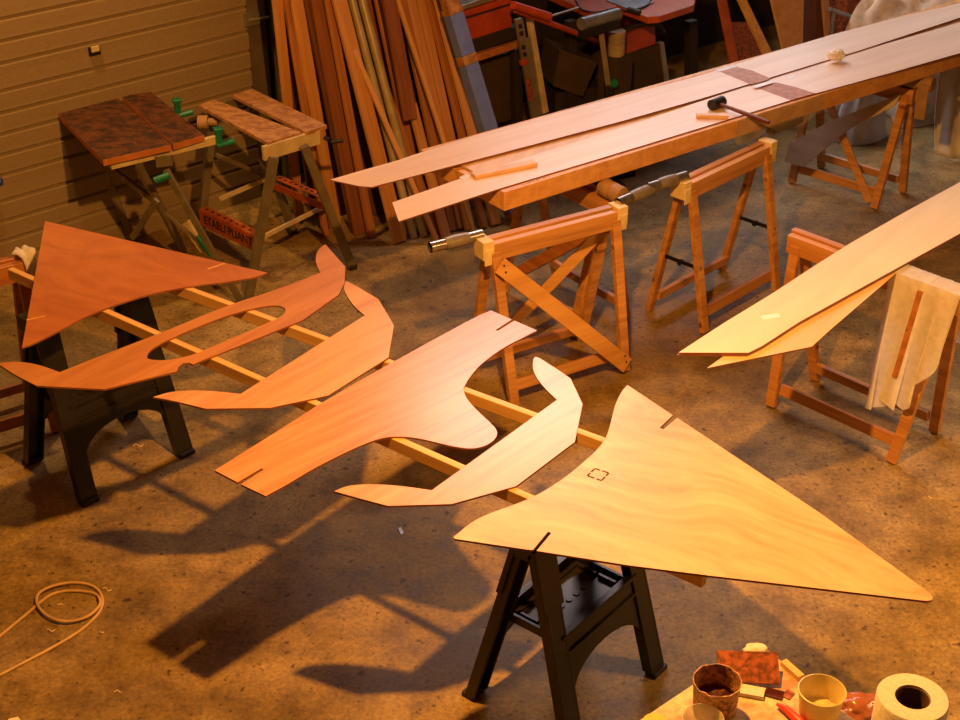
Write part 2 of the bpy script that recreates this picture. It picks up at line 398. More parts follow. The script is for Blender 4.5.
# ------------------------------------------------------------------ the two long battens and the boat frames
TB = .775; ZB = .82; ZP = .827
def px_bar(name, p, q, w, z0, z1, mat, label, cat, group=None):
    p = V((p.x, p.y, 0)); q = V((q.x, q.y, 0)); L = (q-p).length; m = MB(); m.box((L/2, 0, (z1-z0)/2), (L, w, z1-z0))
    o = obj(name, m, mat, bevel=.002); o.location = (p.x, p.y, z0); o.rotation_euler = (0, 0, math.atan2(q.y-p.y, q.x-p.x)); return tag(o, label, cat, group)
bA0, bA1 = at(194, 290, ZB), at(605, 440, ZB); dA = (bA1-bA0).normalized()
px_bar('timber_batten', bA0-dA*.55, bA1+dA*.62, .027, TB, ZB, M['batten'], 'long pale batten under the frames, the one farther from the camera', 'batten')
bB0, bB1 = at(10, 268, ZB), at(535, 498.5, ZB); dB = (bB1-bB0).normalized()
px_bar('timber_batten', bB0, at(705, 573.5, ZB), .027, TB, ZB, M['batten'], 'long pale batten under the frames, the nearer one, reaching both sawhorses', 'batten')

def plate(name, outline, mat, label, hole=None, z0=ZB, z1=ZP, cat='plywood frame', rnd=False, group=None):
    pts = [at(x, y, z1) for x, y in outline]
    c = sum((V((p.x, p.y, 0)) for p in pts), V((0, 0, 0)))/len(pts); c.z = z0
    bm = bmesh.new(); loops = []
    rings = [pts]+([[at(x, y, z1) for x, y in hole]] if hole else [])
    edges = []
    for ring in rings:
        vs_ = [bm.verts.new((p.x-c.x, p.y-c.y, z1-z0)) for p in ring]
        edges += [bm.edges.new((vs_[i], vs_[(i+1) % len(vs_)])) for i in range(len(vs_))]
    if hole: bmesh.ops.triangle_fill(bm, edges=edges, use_beauty=True, normal=(0, 0, 1))
    else: bm.faces.new(bm.verts[:])
    bmesh.ops.recalc_face_normals(bm, faces=bm.faces)
    for f in bm.faces:
        if f.normal.z < 0: f.normal_flip()
    r = bmesh.ops.extrude_face_region(bm, geom=bm.faces[:])
    vv = [g for g in r['geom'] if isinstance(g, bmesh.types.BMVert)]
    for v in vv: v.co.z -= 0
    base = [v for v in bm.verts if v not in vv]
    for v in base: v.co.z = 0
    m = MB(); m.bm.free(); m.bm = bm
    o = obj(name, m, mat); o.location = c; edge_mat(o, M['ply_edge'])
    return tag(o, label, cat, group)
def sm(*p): return smooth_pts(list(p), 2)
# large left triangle
tri_l = plate('transom_panel', [(45, 221), (267.6, 272.8)] + sm((267.6, 272.8), (254, 277.6), (222, 282.5), (189.6, 286.1), (152.9, 293.1), (122.3, 302.3), (88.7, 314.6), (55, 332.9), (33.6, 343.6), (22, 347.4))[1:],
    M['ply_tri_dim'], 'triangular plywood panel at the far left end, toned dark reddish for dim light', cat='plywood panel')
ring = plate('plywood_hull_frame', [(325.4, 244.3), (345.2, 266.5), (344.5, 283), (338.5, 294.8), (302, 320.5), (296, 322.8), (200, 361.5), (193, 364.5), (189, 362.6), (183, 363.4), (178.5, 367), (177, 371.2), (104, 389.2), (36.7, 385.7)]
    + sm((36.7, 385.7), (14, 374.5), (-2, 363.6))[1:] + sm((-2, 363.6), (8, 361.7), (22, 361.8), (38, 364.5), (50, 368.5), (59.6, 372.2))[1:] + sm((59.6, 372.2), (110, 352), (165, 331.4), (225, 306), (280, 288.6), (320.1, 272.6))[1:]
    + sm((320.1, 272.6), (316.6, 265), (315.2, 257), (318.5, 249), (325.4, 244.3))[1:-1],
    M['ply_ring'], 'reddish plywood hull frame with a long oval hole, second from the left end',
    hole=sm((147, 357), (148, 352.5), (154, 347.5), (165, 341.3), (183.5, 333), (200, 326), (229, 314.8), (252.5, 308.5), (270, 305.3), (281.6, 305.8), (286.6, 310), (283, 315.7), (270, 321.9), (243.7, 333.2), (214, 346), (195.7, 353.8), (180.4, 358), (166.7, 360.2), (152.9, 360), (147.5, 358.6)))
cr1 = plate('plywood_hull_frame', sm((345.8, 280.8), (352, 283.5), (363.3, 290.2), (378.4, 299.1))[:] + [(393.9, 325.4), (388.5, 357.4), (328.3, 395.4), (270, 407.8), (205.8, 408.7)] + sm((205.8, 408.7), (175, 401), (153.1, 397))[1:]
    + sm((153.1, 397), (169, 391.9), (189.5, 390.2), (215.8, 391), (240.6, 393.8))[1:] + [(364.7, 315.4)] + sm((364.7, 315.4), (354.5, 306.8), (347.2, 296.6), (343.3, 288), (345.8, 280.8))[1:-1],
    M['ply_pink'], 'solid boomerang-shaped plywood frame between the oval-holed frame and the slotted centre panel')
mid = plate('bulkhead_panel', [(214.6, 470.3)] + sm((214.6, 470.3), (287.5, 424.8), (328, 398.5), (400, 358), (475.5, 316.8), (491, 310.4))[1:] + [(511.8, 319.4), (495.6, 330), (497.6, 331), (514.6, 320.6), (536.9, 330.4)]
    + sm((536.9, 330.4), (521.9, 338.1), (506.9, 345.6), (491.9, 355.5), (478.8, 366), (469.4, 377.5), (463.8, 386.9), (463.4, 391), (466.6, 398.8), (478.3, 411.8), (491.4, 423.4), (497.6, 431), (496.6, 437), (491.4, 442.3), (482.7, 446.8), (471, 448.6), (457.9, 447.4), (437.5, 442.6), (421, 438.7), (406, 436.6), (389.5, 436.6), (377.8, 439.2), (363.3, 444.2), (345.8, 452.2), (328.3, 461), (310.8, 470), (287.5, 484.3), (265.6, 496))[1:]
    + [(241, 484.3), (263.5, 469.8), (261.8, 468.2), (237.6, 482.4)],
    M['ply_mid'], 'large plywood centre panel with a slot in each square end and a rounded tongue', cat='plywood panel')
cr2 = plate('plywood_hull_frame', sm((533.7, 358.4), (536.4, 356), (545, 361.5), (560, 371), (570.6, 378.4))[:] + [(582.6, 404), (574.8, 441.8), (516.2, 486), (451.5, 504), (388, 505.8)] + sm((388, 505.8), (360, 498.5), (334.1, 491.2))[1:]
    + sm((334.1, 491.2), (345.8, 486.2), (358.9, 484.4), (380.8, 484.3), (404, 486.2), (431.8, 490.2))[1:] + [(557, 399.8)] + sm((557, 399.8), (545.4, 388.8), (536.6, 378), (532.2, 367), (533.7, 358.4))[1:-1],
    M['ply_pink'], 'solid boomerang-shaped plywood frame between the slotted centre panel and the large pale triangle')
tri_r = plate('transom_panel', sm((627.6, 385), (621.5, 391.5), (615.3, 404.1), (611, 421.7), (606.6, 437.5), (597.8, 449.3), (583.3, 462.5), (565.8, 477), (545.4, 490.6), (522, 502), (492.9, 512), (472.5, 521), (453.3, 537.3))
    + [(455, 538.8), (530.6, 550), (533.2, 549.6), (548, 531.6), (551.4, 533), (536.5, 550.8), (628.3, 565.2), (710, 575.6), (927, 601)] + sm((927, 601), (932, 600), (933, 596.5), (929, 592.5))[1:] + [(820, 513), (680, 419.6), (677, 417.8), (663.6, 429.2), (659.6, 427.8), (672.8, 415.2)],
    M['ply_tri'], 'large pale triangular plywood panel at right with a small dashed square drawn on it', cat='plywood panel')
# drawn / sawn square and the light slots on the left panel
def marks(parent, segs, w, mat, name):
    m = W()
    for (a, b) in segs:
        p, q = at(*a, ZP), at(*b, ZP); m.bar(p+V((0, 0, .0006)), q+V((0, 0, .0006)), w, .0012)
    return obj(name, m, mat, parent)
S = [(595, 468.6), (608.8, 473), (601.5, 480.7), (587.4, 475.8)]
lerp = lambda a, b, t: (a[0]+(b[0]-a[0])*t, a[1]+(b[1]-a[1])*t)
segs = []
for i in range(4):
    a, b = S[i], S[(i+1) % 4]; segs += [(lerp(a, b, .0), lerp(a, b, .36)), (lerp(a, b, .52), lerp(a, b, .95))]
marks(tri_r, segs, .0045, M['mark'], 'dashed_square')
m = W()
for a, b in (((207.6, 269.2), (224.8, 263.4)), ((26.5, 320), (45.5, 316))):
    m.bar(at(*a, ZP)+V((0, 0, .0006)), at(*b, ZP)+V((0, 0, .0006)), .006, .0012)
obj('pale_slot', m, M['batten'], tri_l)

# ------------------------------------------------------------------ wooden trestles
def trestle(name, label, loc, hd, rl, fl, sp, Hh=.757, mat='trestle', roll=False, spreader=False, brace=None):
    """local x along the ridge, -y is the near frame"""
    t = thing(name, label, 'trestle', (loc[0], loc[1], 0), hd, None); m_ = M[mat]
    for sy in (-1, 1):
        mb = MB(); mb.box((0, sy*.0195, Hh-.041+(.0 if sy > 0 else -.010)), (rl-(.0 if sy > 0 else .02), .034, .082))
        obj('top_rail', mb, m_, t, bevel=.003)
        for sx in (-1, 1):
            mb = MB(); w = .045
            a = V((sx*(rl/2-.055), sy*.030, Hh-.05)); b_ = V((sx*(fl/2+(rl-fl)*.12), sy*sp/2, 0))
            up = V((0, sy, .2)); d = (b_-a).normalized()
            mb.bar(a, b_-d*.008, w, .028, up=up)
            bmesh.ops.bisect_plane(mb.bm, geom=mb.bm.verts[:]+mb.bm.edges[:]+mb.bm.faces[:], plane_co=(0, 0, .001), plane_no=(0, 0, -1), clear_outer=True)
            bmesh.ops.holes_fill(mb.bm, edges=mb.bm.edges[:])
            obj('leg', mb, m_, t, bevel=.002)
        mb = MB(); zz = .09; f = (Hh-.05-zz)/(Hh-.05); y = sy*(.03+(sp/2-.03)*f); x = fl/2+(rl-fl)*.12-.02
        mb.bar((-x, y-sy*.018, zz), (x, y-sy*.018, zz), .022, .050, up=(0, -sy*.2, 1)); obj('stretcher', mb, m_, t, bevel=.002)
    if spreader:
        for sx in (-1, 1):
            mb = MB(); z = .33; f = (Hh-.05-z)/(Hh-.05); y = .03+(sp/2-.03)*f; x = sx*(fl/2+(rl-fl)*.15-.02*0)
            mb.bar((x, -y-.015, z), (x, y+.015, z), .006, .018); mb.tube([(x-.012, 0, z-.004), (x+.012, 0, z-.004)], .013)
            obj('spreader_bar', mb, M['blackm'], t)
    return t
t1c = V((.318, 5.775, 0)); h1 = R(31)
t1 = trestle('wooden_trestle', 'wooden trestle crossed by a pale diagonal plywood brace, in the centre of the floor', t1c, h1, .74, .56, .36)
t2c = V((1.178, 6.485, 0)); h2 = R(46)
t2 = trestle('wooden_trestle', 'wooden trestle with black spreader bars, right of the braced trestle', t2c, h2, .72, .58, .34, spreader=True)
t4c = V((1.625, 5.365, 0)); h4 = R(-46)
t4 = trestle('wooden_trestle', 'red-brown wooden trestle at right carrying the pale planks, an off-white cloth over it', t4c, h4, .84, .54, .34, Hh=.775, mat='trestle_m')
t3c = V((2.165, 7.92, 0)); h3 = R(-43)
t3 = trestle('wooden_trestle', 'wooden trestle with a grey plywood gusset under the far right of the plank table', t3c, h3, .70, .50, .33, Hh=.70)
t5c = V((.42, 6.44, 0)); h5 = R(-55)
t5 = trestle('wooden_trestle', 'shaded wooden trestle under the near end of the plank table', t5c, h5, .70, .52, .34, Hh=.70)
t6c = V((-1.86-.36, 5.36-.30, 0))
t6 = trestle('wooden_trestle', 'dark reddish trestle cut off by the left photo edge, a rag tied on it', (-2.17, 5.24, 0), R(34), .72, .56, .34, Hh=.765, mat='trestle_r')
mb = MB(); a = V((.72/2-.055, -.030, .707)); b_ = V((.29+.0168, -.17, 0)); dd = (b_-a); nn = V((0, -1, -.2)).normalized(); random.seed(2)
for i in range(16):
    q = a+dd*(.06+.022*i); mb.bar(q+nn*.0146+V((-.007+random.uniform(0, .004), 0, 0)), q+nn*.0146+V((.006, 0, random.uniform(-.004, .004))), .0006, .004, up=(0, 0, 1))
obj('pen_writing', mb, M['mark'], t2)
# tape and pipe on the two trestles of the pipe run
def tapewrap(t, x, Hh=.757, w=.055):
    mb = MB(); mb.box((x, 0, Hh-.035), (w, .080, .085)); mb.box((x, -.040, Hh-.065), (w*.8, .006, .075))
    obj('masking_tape', mb, M['tape'], t, bevel=.004)
for t in (t1, t2):
    tapewrap(t, -.35); tapewrap(t, .35)
def tl(t, x, y, z): return t.matrix_basis @ V((x, y, z))
def matl(t): return Matrix.Translation(t.location) @ Matrix.Rotation(t.rotation_euler.z, 4, 'Z')
def L1(t, p): return matl(t).inverted() @ V(p)
def pipe(t, px0, px1, z, r0=.024, taped=True, closed=False):
    p, q = L1(t, at(*px0, z)), L1(t, at(*px1, z)); d = (q-p)
    mb = MB(); mb.tube([p, q], r0, 18, caps=False); mb.tube([q, p], r0-.004, 18, caps=False)
    o = obj('pipe', mb, M['pipe'], t, smooth=True)
    if taped:
        mb = MB(); mb.tube([p+d*.28, p+d*.33, p+d*.5, p+d*.68, p+d*.73], [r0+.002, r0+.004, r0+.006, r0+.004, r0+.002], 16); obj('duct_tape', mb, M['ducttape'], o, smooth=True)
    return o
pipe(t1, (430, 247.5), (482, 234.5), .765)
pipe(t1, (618, 203), (663, 184), .765)
pipe(t2, (648, 188), (686, 176), .775)
mb = W(); a, b_ = at(770, 132, .765), at(800, 119, .765); mb.tube([a, b_], .022, 16); obj('pipe', mb, M['steel'], t2, smooth=True)
# front brace of trestle 1 : world points -> near frame plane
def brace(t, pxs, y0, y1, z0, z1, w, mat, name='brace', lab=None):
    p, q = V(y0), V(y1)
    mb = MB(); mb.bar(p, q, w, .010, up=(0, -1, .25)); return obj(name, mb, mat, t, bevel=.001, label=lab)
brace(t1, None, (-.315, -.052-.02, .66), (.30, -.175-.022, .045), 0, 0, .075, M['brace'], 'diagonal_brace', 'pale yellow plywood board')
brace(t1, None, (.30, .035, .64), (-.28, .175, .06), 0, 0, .055, M['brace'], 'diagonal_brace', 'pale yellow plywood board')
mb = MB()
for x, z in ((-.30, .66), (-.295, .63), (.285, .10), (.29, .07)):
    f = (.66-z)/.615; y = -.072-.125*f-.009; mb.tube([(x, y, z), (x, y-.003, z)], .004, 8)
obj('screw', mb, M['mark'], t1)
# trestle 3: diagonal and gusset
mb = MB(); mb.bar((-.26, -.055, .66), (.235, -.155, .03), .045, .014, up=(0, -1, .25)); obj('diagonal_brace', mb, M['trestle'], t3, bevel=.002)
mb = MB()
def g3(x, z): f = (.65-z)/.65; return V((x, -(.055+(.33/2-.03)*f)-.012, z))
mb.prism3([g3(.29, .67), g3(.27, .60), g3(.02, .40), g3(-.20, .13), g3(-.33, .13), g3(-.32, .24), g3(-.10, .42)], (0, -.012, .002))
obj('gusset_board', mb, M['grey_ply'], t3, bevel=.001, label='weathered grey plywood board')
mb = MB(); mb.bar((.24, -.055, .5), (-.22, -.16, .12), .06, .014, up=(0, -1, .25)); obj('diagonal_brace', mb, M['trestle_r'], t5, bevel=.002)
# padded rolls on 3 and 5
def padroll(t, x0, x1, mat, hang):
    mb = MB(); n = 7
    pts = [(x0+(x1-x0)*i/n, .004*math.sin(i*2.1), .735) for i in range(n+1)]
    mb.tube(pts, [.043, .045, .042, .045, .043, .045, .045, .041], 14)
    if hang: mb.bar((x1-.03, -.045, .74), (x1-.02, -.06, .55), .06, .004, up=(0, 1, 0))
    obj('cardboard_padding', mb, mat, t, smooth=True)
padroll(t3, .25, .43, M['cardboard'], True); padroll(t5, .26, .40, M['cardboard'], False); padroll(t3, -.33, -.2, M['cardboard'], False); padroll(t5, -.33, -.2, M['cardboard'], False)
# rag on trestle 6
mb = MB()
def ragf(u, v):
    x = .30+.07*u+.01*math.sin(v*9); y = -.07+.14*abs(v-.5)*-1+.07
    s = (v-.5)*2; return V((x+.012*math.sin(v*12+u*3), s*.065, .79-.22*max(0, abs(s)-.5)*1.2-.0*u+.008*math.sin(u*9)))
mb.grid(ragf, 8, 14); obj('rag', mb, M['cloth'], t6, smooth=True, solid=.006, label='off-white knotted rag')

# ------------------------------------------------------------------ plank table
ZT0, ZT1 = .78, .87
fb0, fb1 = at(504, 211.4, ZT0), at(960, 66.4, ZT0); tx = V((fb1.x-fb0.x, fb1.y-fb0.y, 0)).normalized(); ty = V((-tx.y, tx.x, 0))
TA = math.atan2(tx.y, tx.x)
tb = thing('plank_table', 'long pine workbench top on trestles running away to the right', 'table', (fb0.x, fb0.y, ZT0), TA)
LT, WT = 4.4, .63
mb = MB(); mb.box((LT/2, .0175, (ZT1-ZT0)/2), (LT, .035, ZT1-ZT0)); obj('side_beam', mb, M['pine_box'], tb, bevel=.003)
mb = MB(); mb.box((LT/2, WT-.0175, (ZT1-ZT0)/2), (LT, .035, ZT1-ZT0)); obj('side_beam', mb, M['pine_box'], tb, bevel=.003)
mb = MB(); mb.box((.0175, WT/2, (ZT1-ZT0)/2-.005), (.035, WT-.072, ZT1-ZT0-.012)); obj('end_beam', mb, M['pine_box'], tb, bevel=.003)
mb = MB(); mb.box((LT/2+.02, WT/2, ZT1-ZT0-.008), (LT-.04, WT-.075, .014)); obj('top_board', mb, M['pine_top'], tb)
mb = MB()
random.seed(3)
for i in range(14):
    x = .12+i*.011; z = ZT1-ZT0+.0008; mb.bar((x, .012+random.uniform(-.006, .006), z), (x+random.uniform(-.006, .006), .022+random.uniform(-.006, .006), z), .0015, .001)
obj('pencil_writing', mb, M['mark'], tb)
# clear film wrapped over the front edge of the table
mb = W(); 
def film(u, v):
    x0 = 735+u*85; p = at(x0, 211.4+(66.4-211.4)*(x0-504)/456, ZT0); n = .003*math.sin(u*23+v*7)
    q = V((p.x, p.y, 0))-ty*(.004+.004*abs(math.sin(u*17)))
    return q+V((0, 0, ZT1+.0015-v*(.12+.02*math.sin(u*11)))) - ty*n
mb.grid(film, 24, 6); obj('clear_film', mb, M['film'], tb, smooth=True)

def flat(name, pxs, z0, z1, mat, label, cat, group=None, edge=True):
    pts = [at(x, y, z1) for x, y in pxs]; c = sum((V((p.x, p.y, 0)) for p in pts), V((0, 0, 0)))/len(pts)
    m = MB(); m.prism([(p.x-c.x, p.y-c.y) for p in pts], 0, z1-z0); o = obj(name, m, mat); o.location = (c.x, c.y, z0)
    if edge: edge_mat(o, M['ply_edge'])
    return tag(o, label, cat, group)
zs = ZT1+.001
flat('hull_plank', [(392.2, 202.5), (398.8, 221.3), (500, 188.4), (590, 161.5), (680, 134.2), (790.8, 100.2), (820, 92.2), (890, 73), (960, 53), (1060, 27), (1060, -6), (860, 51), (824, 62), (760, 82), (700, 101.5), (624, 127), (540, 153), (465, 177)],
     zs, zs+.006, M['strip'], 'long pale pinkish plywood plank on the table, the nearer one with a blunt end', 'plank')
flat('hull_plank', [(330.3, 179.6), (361, 170.6), (398.8, 160), (414, 154.6), (475, 135.6), (500, 128.6), (600, 101.5), (700, 75.5), (760, 56.5), (831.6, 34.6), (900, 17), (960, 3), (1060, -20), (1060, -9), (960, 17.5), (860, 50.3), (824, 61), (700, 99), (624, 120.5), (500, 153.3), (371.6, 187), (358.4, 186)],
     zs+.007, zs+.013, M['strip'], 'long pale pinkish plywood plank on the table, the farther one with a pointed end', 'plank')
zz0 = zs+.0135
flat('peel_strip', [(718, 70.5), (735, 66.5), (752, 70.5), (770, 78), (766, 80.5), (751, 84.3)], zz0, zz0+.001, M['brownstrip'], 'brown strip across the farther plank on the table', 'strip', edge=False)
flat('peel_strip', [(756, 87), (776, 82.3), (797, 87.5), (815, 93.2), (791, 100)], zs+.0065, zs+.0078, M['brownstrip'], 'brown strip across the nearer plank on the table', 'strip', edge=False)
flat('clear_tape', [(715, 69.5), (736, 64.2), (739, 66.2), (718, 71.8)], zz0+.0012, zz0+.002, M['ctape'], 'shiny tape strip at the top end of the farther brown strip', 'tape', edge=False)
flat('clear_tape', [(752, 86), (770, 80.7), (775, 82), (756, 88)], zz0, zz0+.0012, M['ctape'], 'shiny tape strip between the two brown strips', 'tape', edge=False)
flat('clear_tape', [(785, 76.2), (790, 74.6), (793, 77), (789, 78.8)], zs+.0065, zs+.0076, M['ctape'], 'small bit of shiny tape right of the brown strips', 'tape', edge=False)
flat('clear_tape', [(459, 177), (468, 173.6), (471, 177), (462, 179.8)], zs+.0065, zs+.0076, M['ctape'], 'shiny tape left of the wood block on the table', 'tape', edge=False)
# small wood blocks
def block(px0, px1, w, h, z, mat, label):
    p, q = at(*px0, z), at(*px1, z); L = (q-p).length; m = MB(); m.box((0, 0, h/2), (L, w, h)); o = obj('wood_block', m, mat, bevel=.0015)
    o.location = (p+q)/2; o.location.z = z; o.rotation_euler = (0, 0, math.atan2(q.y-p.y, q.x-p.x)); return tag(o, label, 'wood block')
block((473, 177.5), (535, 164.5), .05, .018, zs+.0065, M['pine_top'], 'flat wood block near the left end of the plank table')
block((696, 117.5), (728, 118), .035, .018, zs+.0065, M['pine_top'], 'short wood block beside the black mallet')
# mallet
zm = zs+.0065
ml = thing('mallet', 'black-headed mallet with a dark red-brown handle lying on the plank table', 'mallet', at(716, 103, zm))
hA = at(717, 103, zm+.028); hB = at(769, 122.5, zm+.012)
hd_ = (hB-hA); ax = V((-hd_.y, hd_.x, 0)).normalized()
mb = W(); mb.tube([hA-ax*.048, hA-ax*.044, hA-ax*.02, hA+ax*.02, hA+ax*.044, hA+ax*.048], [.022, .027, .026, .026, .027, .022], 20); obj('head', mb, M['rubber'], ml, smooth=True)
mb = W(); mb.tube([hA, hA+hd_*.25, hA+hd_*.5, hA+hd_*.85, hB], [.009, .009, .0105, .012, .010], 12); obj('handle', mb, wood('mallet_handle', (.10, .025, .012), (.18, .05, .02)), ml, smooth=True)
# crumpled paper
bm = bmesh.new(); bmesh.ops.create_icosphere(bm, subdivisions=4, radius=1)
for v in bm.verts:
    n = .7*noise.noise(v.co*1.4)-1.1*abs(noise.noise(v.co*2.2)); v.co = V((v.co.x*.056, v.co.y*.035, v.co.z*.032))*(1+.38*n)
zmin = min(v.co.z for v in bm.verts)
for v in bm.verts: v.co.z -= zmin
m = MB(); m.bm.free(); m.bm = bm
o = obj('crumpled_paper', m, M['paper']); o.location = at(836, 60.5, zz0); o.location.z = zz0; o.rotation_euler = (0, 0, R(20)); tag(o, 'crumpled white tissue lying on the plank table', 'tissue')

# ------------------------------------------------------------------ pale planks on the right
zq = .775
g = None
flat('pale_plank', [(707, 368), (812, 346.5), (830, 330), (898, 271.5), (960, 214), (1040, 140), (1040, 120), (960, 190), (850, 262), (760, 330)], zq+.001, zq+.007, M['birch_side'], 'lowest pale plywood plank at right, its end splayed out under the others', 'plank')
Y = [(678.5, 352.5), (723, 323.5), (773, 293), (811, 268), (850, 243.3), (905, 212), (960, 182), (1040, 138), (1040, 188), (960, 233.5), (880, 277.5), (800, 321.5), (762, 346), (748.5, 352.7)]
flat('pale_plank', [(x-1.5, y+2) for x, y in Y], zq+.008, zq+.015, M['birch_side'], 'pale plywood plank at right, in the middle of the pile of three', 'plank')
top = flat('pale_plank', Y, zq+.017, zq+.024, M['birch'], 'topmost pale yellow plywood plank at right, with a small white sticker', 'plank')
mb = W(); z = zq+.0243
mb.prism([at(*p, z) for p in ((760, 316), (778, 313.3), (780.5, 317), (763, 319.8))], z-.0002, z+.0006); obj('sticker', mb, plain('white_sticker', (.9, .9, .92), .5, var=.02), top)

# ------------------------------------------------------------------ cloth over trestle 4
cl = thing('draped_cloth', 'off-white cloth hanging over the right-hand trestle', 'cloth', tl(t4, .2, 0, .757), 0)
T4 = matl(t4)
def clothf(x0, x1, len0, flare, ph):
    def f(u, v):
        # u along ridge, v: 0 back bottom .. 1 front bottom
        s = (v-.38)/.62 if v > .38 else -(.38-v)/.38
        x = x0+(x1-x0)*u; w = math.sin(u*9+ph)*.5+math.sin(u*21+ph*2)*.22
        if s >= 0:
            ln = len0(u); d = s*ln; dd = max(0, d-.055)
            y = -min(d, .045)-.004 - dd*.23 - dd*.05*(1+w); z = .783-dd*.96
            x += -flare*dd*(1-u)*1.0+.05*dd*math.sin(u*14+ph)
        else:
            d = -s*.42; dd = max(0, d-.055)
            y = min(d, .055)+.004+dd*.30+dd*.08*(1+w); z = .783-dd*.95
        return T4 @ V((x, y, z+.004*noise.noise(V((u*8, v*9, ph)))))
    return f
mb = W(); mb.grid(clothf(.10, .27, lambda u: .60+.03*math.sin(u*6)-.04*(u < .04), -.12, .3), 26, 44); obj('cloth_flap', mb, M['cloth'], cl, smooth=True)
mb = W(); mb.grid(clothf(.245, .415, lambda u: .59-.34*abs(u-.30)-.10*max(0, u-.6), -.05, 2.2), 26, 44); obj('cloth_flap', mb, M['cloth'], cl, smooth=True)
mb = W(); mb.bar(T4 @ V((.252, -.062, .750)), T4 @ V((.262, -.175, .40)), .022, .012, up=T4.to_3x3() @ V((0, -1, .2))); obj('folded_hem', mb, M['trestle_r'], cl, label='orange-brown strip')

# ------------------------------------------------------------------ folding workbench with dark top
zb = .80
wb1 = thing('folding_workbench', 'folding workbench with a dark paint-spattered top and green clamps, by the garage door', 'workbench', at(150, 240, 0))
for pl in ([(55.5, 111), (118, 98), (171, 144.5), (103, 160)], [(121, 96), (151, 91.7), (204.5, 135), (173, 144)]):
    mb = W(); mb.prism([at(*p, zb) for p in pl], zb-.032, zb); o = obj('jaw_board', mb, M['darktop'], wb1, bevel=.002)
    o.data.materials.append(M['dtedge'])
    for p in o.data.polygons:
        if abs(p.normal.z) < .5: p.material_index = 1
def pbar(px0, z0, px1, z1, w, h, mat, par, name, up=(0, 0, 1)):
    mb = W(); mb.bar(at(*px0, z0), at(*px1, z1), w, h, up=up); return obj(name, mb, mat, par, bevel=.002)
pbar((110, 165), zb-.05, (216, 139.5), zb-.05, .03, .04, M['creamsteel'], wb1, 'front_rail')
pbar((66, 117), zb-.06, (155, 96), zb-.06, .03, .05, M['creamsteel'], wb1, 'rear_rail')
mb = W(); q = at(164, 161, zb-.08); mb.box(q, (.08, .006, .06), R(20)); obj('hinge_plate', mb, M['olive'], wb1, bevel=.02)
pbar((138, 165), zb-.08, (190, 262), .02, .022, .04, M['olive'], wb1, 'leg')
pbar((166, 170), zb-.10, (241, 302), .02, .020, .032, M['olive'], wb1, 'leg')
pbar((84, 118), zb-.08, (131, 238), .02, .022, .04, M['olive'], wb1, 'leg')
pbar((157, 200), .55, (132, 238), .30, .018, .03, M['olive'], wb1, 'cross_brace')
pbar((165, 212), .45, (196, 240), .30, .012, .02, M['steel'], wb1, 'cross_brace')
pbar((100, 160), .62, (160, 205), .48, .018, .03, M['olive'], wb1, 'cross_brace')
pbar((185, 222), .30, (205, 250), .16, .03, .05, M['creamsteel'], wb1, 'foot_bracket')
mb = W(); a = at(197, 236, .25); b_ = at(211, 256, .14); mb.tube([a, (a+b_)/2+V((0, 0, .01)), b_], [.012, .02, .012], 10); obj('foot_cover', mb, M['green'], wb1, smooth=True)
def clamp(px, z, par, sc=1):
    p = at(*px, z); mb = W(); mb.box(p+V((0, 0, .02)), (.03, .03, .09), R(20)); mb.tube([p+V((-.01, -.01, -.02)), p+V((.075, .015, -.005))], .014, 10); mb.box(p+V((.0, 0, .06)), (.045, .04, .02), R(20))
    return obj('clamp', mb, M['green'], par, bevel=.003)
clamp((178, 112), zb, wb1); clamp((219, 141), zb-.05, wb1)
mb = W(); p = at(163, 178, zb-.12); mb.tube([p+V((-.04, -.01, -.01)), p+V((.03, .01, .01))], .018, 10); obj('knob', mb, M['green'], wb1, smooth=True)
# ------------------------------------------------------------------ second folding workbench
zb = .79
wb2 = thing('folding_workbench', 'folding workbench with two worn pale jaw boards and orange steps', 'workbench', at(275, 240, 0))
for pl in ([(199, 105), (214, 99), (301, 132), (267.5, 142.5)], [(232.5, 95), (252, 88.5), (327, 125), (306, 132)]):
    mb = W(); mb.prism([at(*p, zb) for p in pl], zb-.02, zb); obj('jaw_board', mb, M['chip'], wb2, bevel=.002)
pbar((263, 153.5), zb-.05, (319, 136.5), zb-.05, .02, .075, M['creamsteel'], wb2, 'front_rail')
pbar((208, 112), zb-.05, (250, 97), zb-.05, .02, .05, M['olive'], wb2, 'rear_rail')
legs = [((274, 157), (248, 301)), ((304, 146), (352, 266)), ((214, 112), (199, 243)), ((250, 100), (292, 230))]
for a, b_ in legs:
    lg = pbar(a, zb-.06, b_, .02, .028, .045, M['olive'], wb2, 'leg')
    mb = W(); q = at(*b_, .018); mb.box(q, (.05, .04, .035), R(30)); obj('foot', mb, M['rubber'], lg, bevel=.008)
pbar((216, 155), .50, (276, 180), .42, .012, .025, M['olive'], wb2, 'side_bar')
pbar((220, 199), .28, (266, 179), .42, .012, .025, M['creamsteel'], wb2, 'cross_brace')
pbar((259, 239), .235, (331, 203), .23, .012, .025, M['creamsteel'], wb2, 'lower_bar')
def legpt(k, t):
    (a, b_) = legs[k]; A, B = at(*a, zb-.06), at(*b_, .02); return A+(B-A)*t
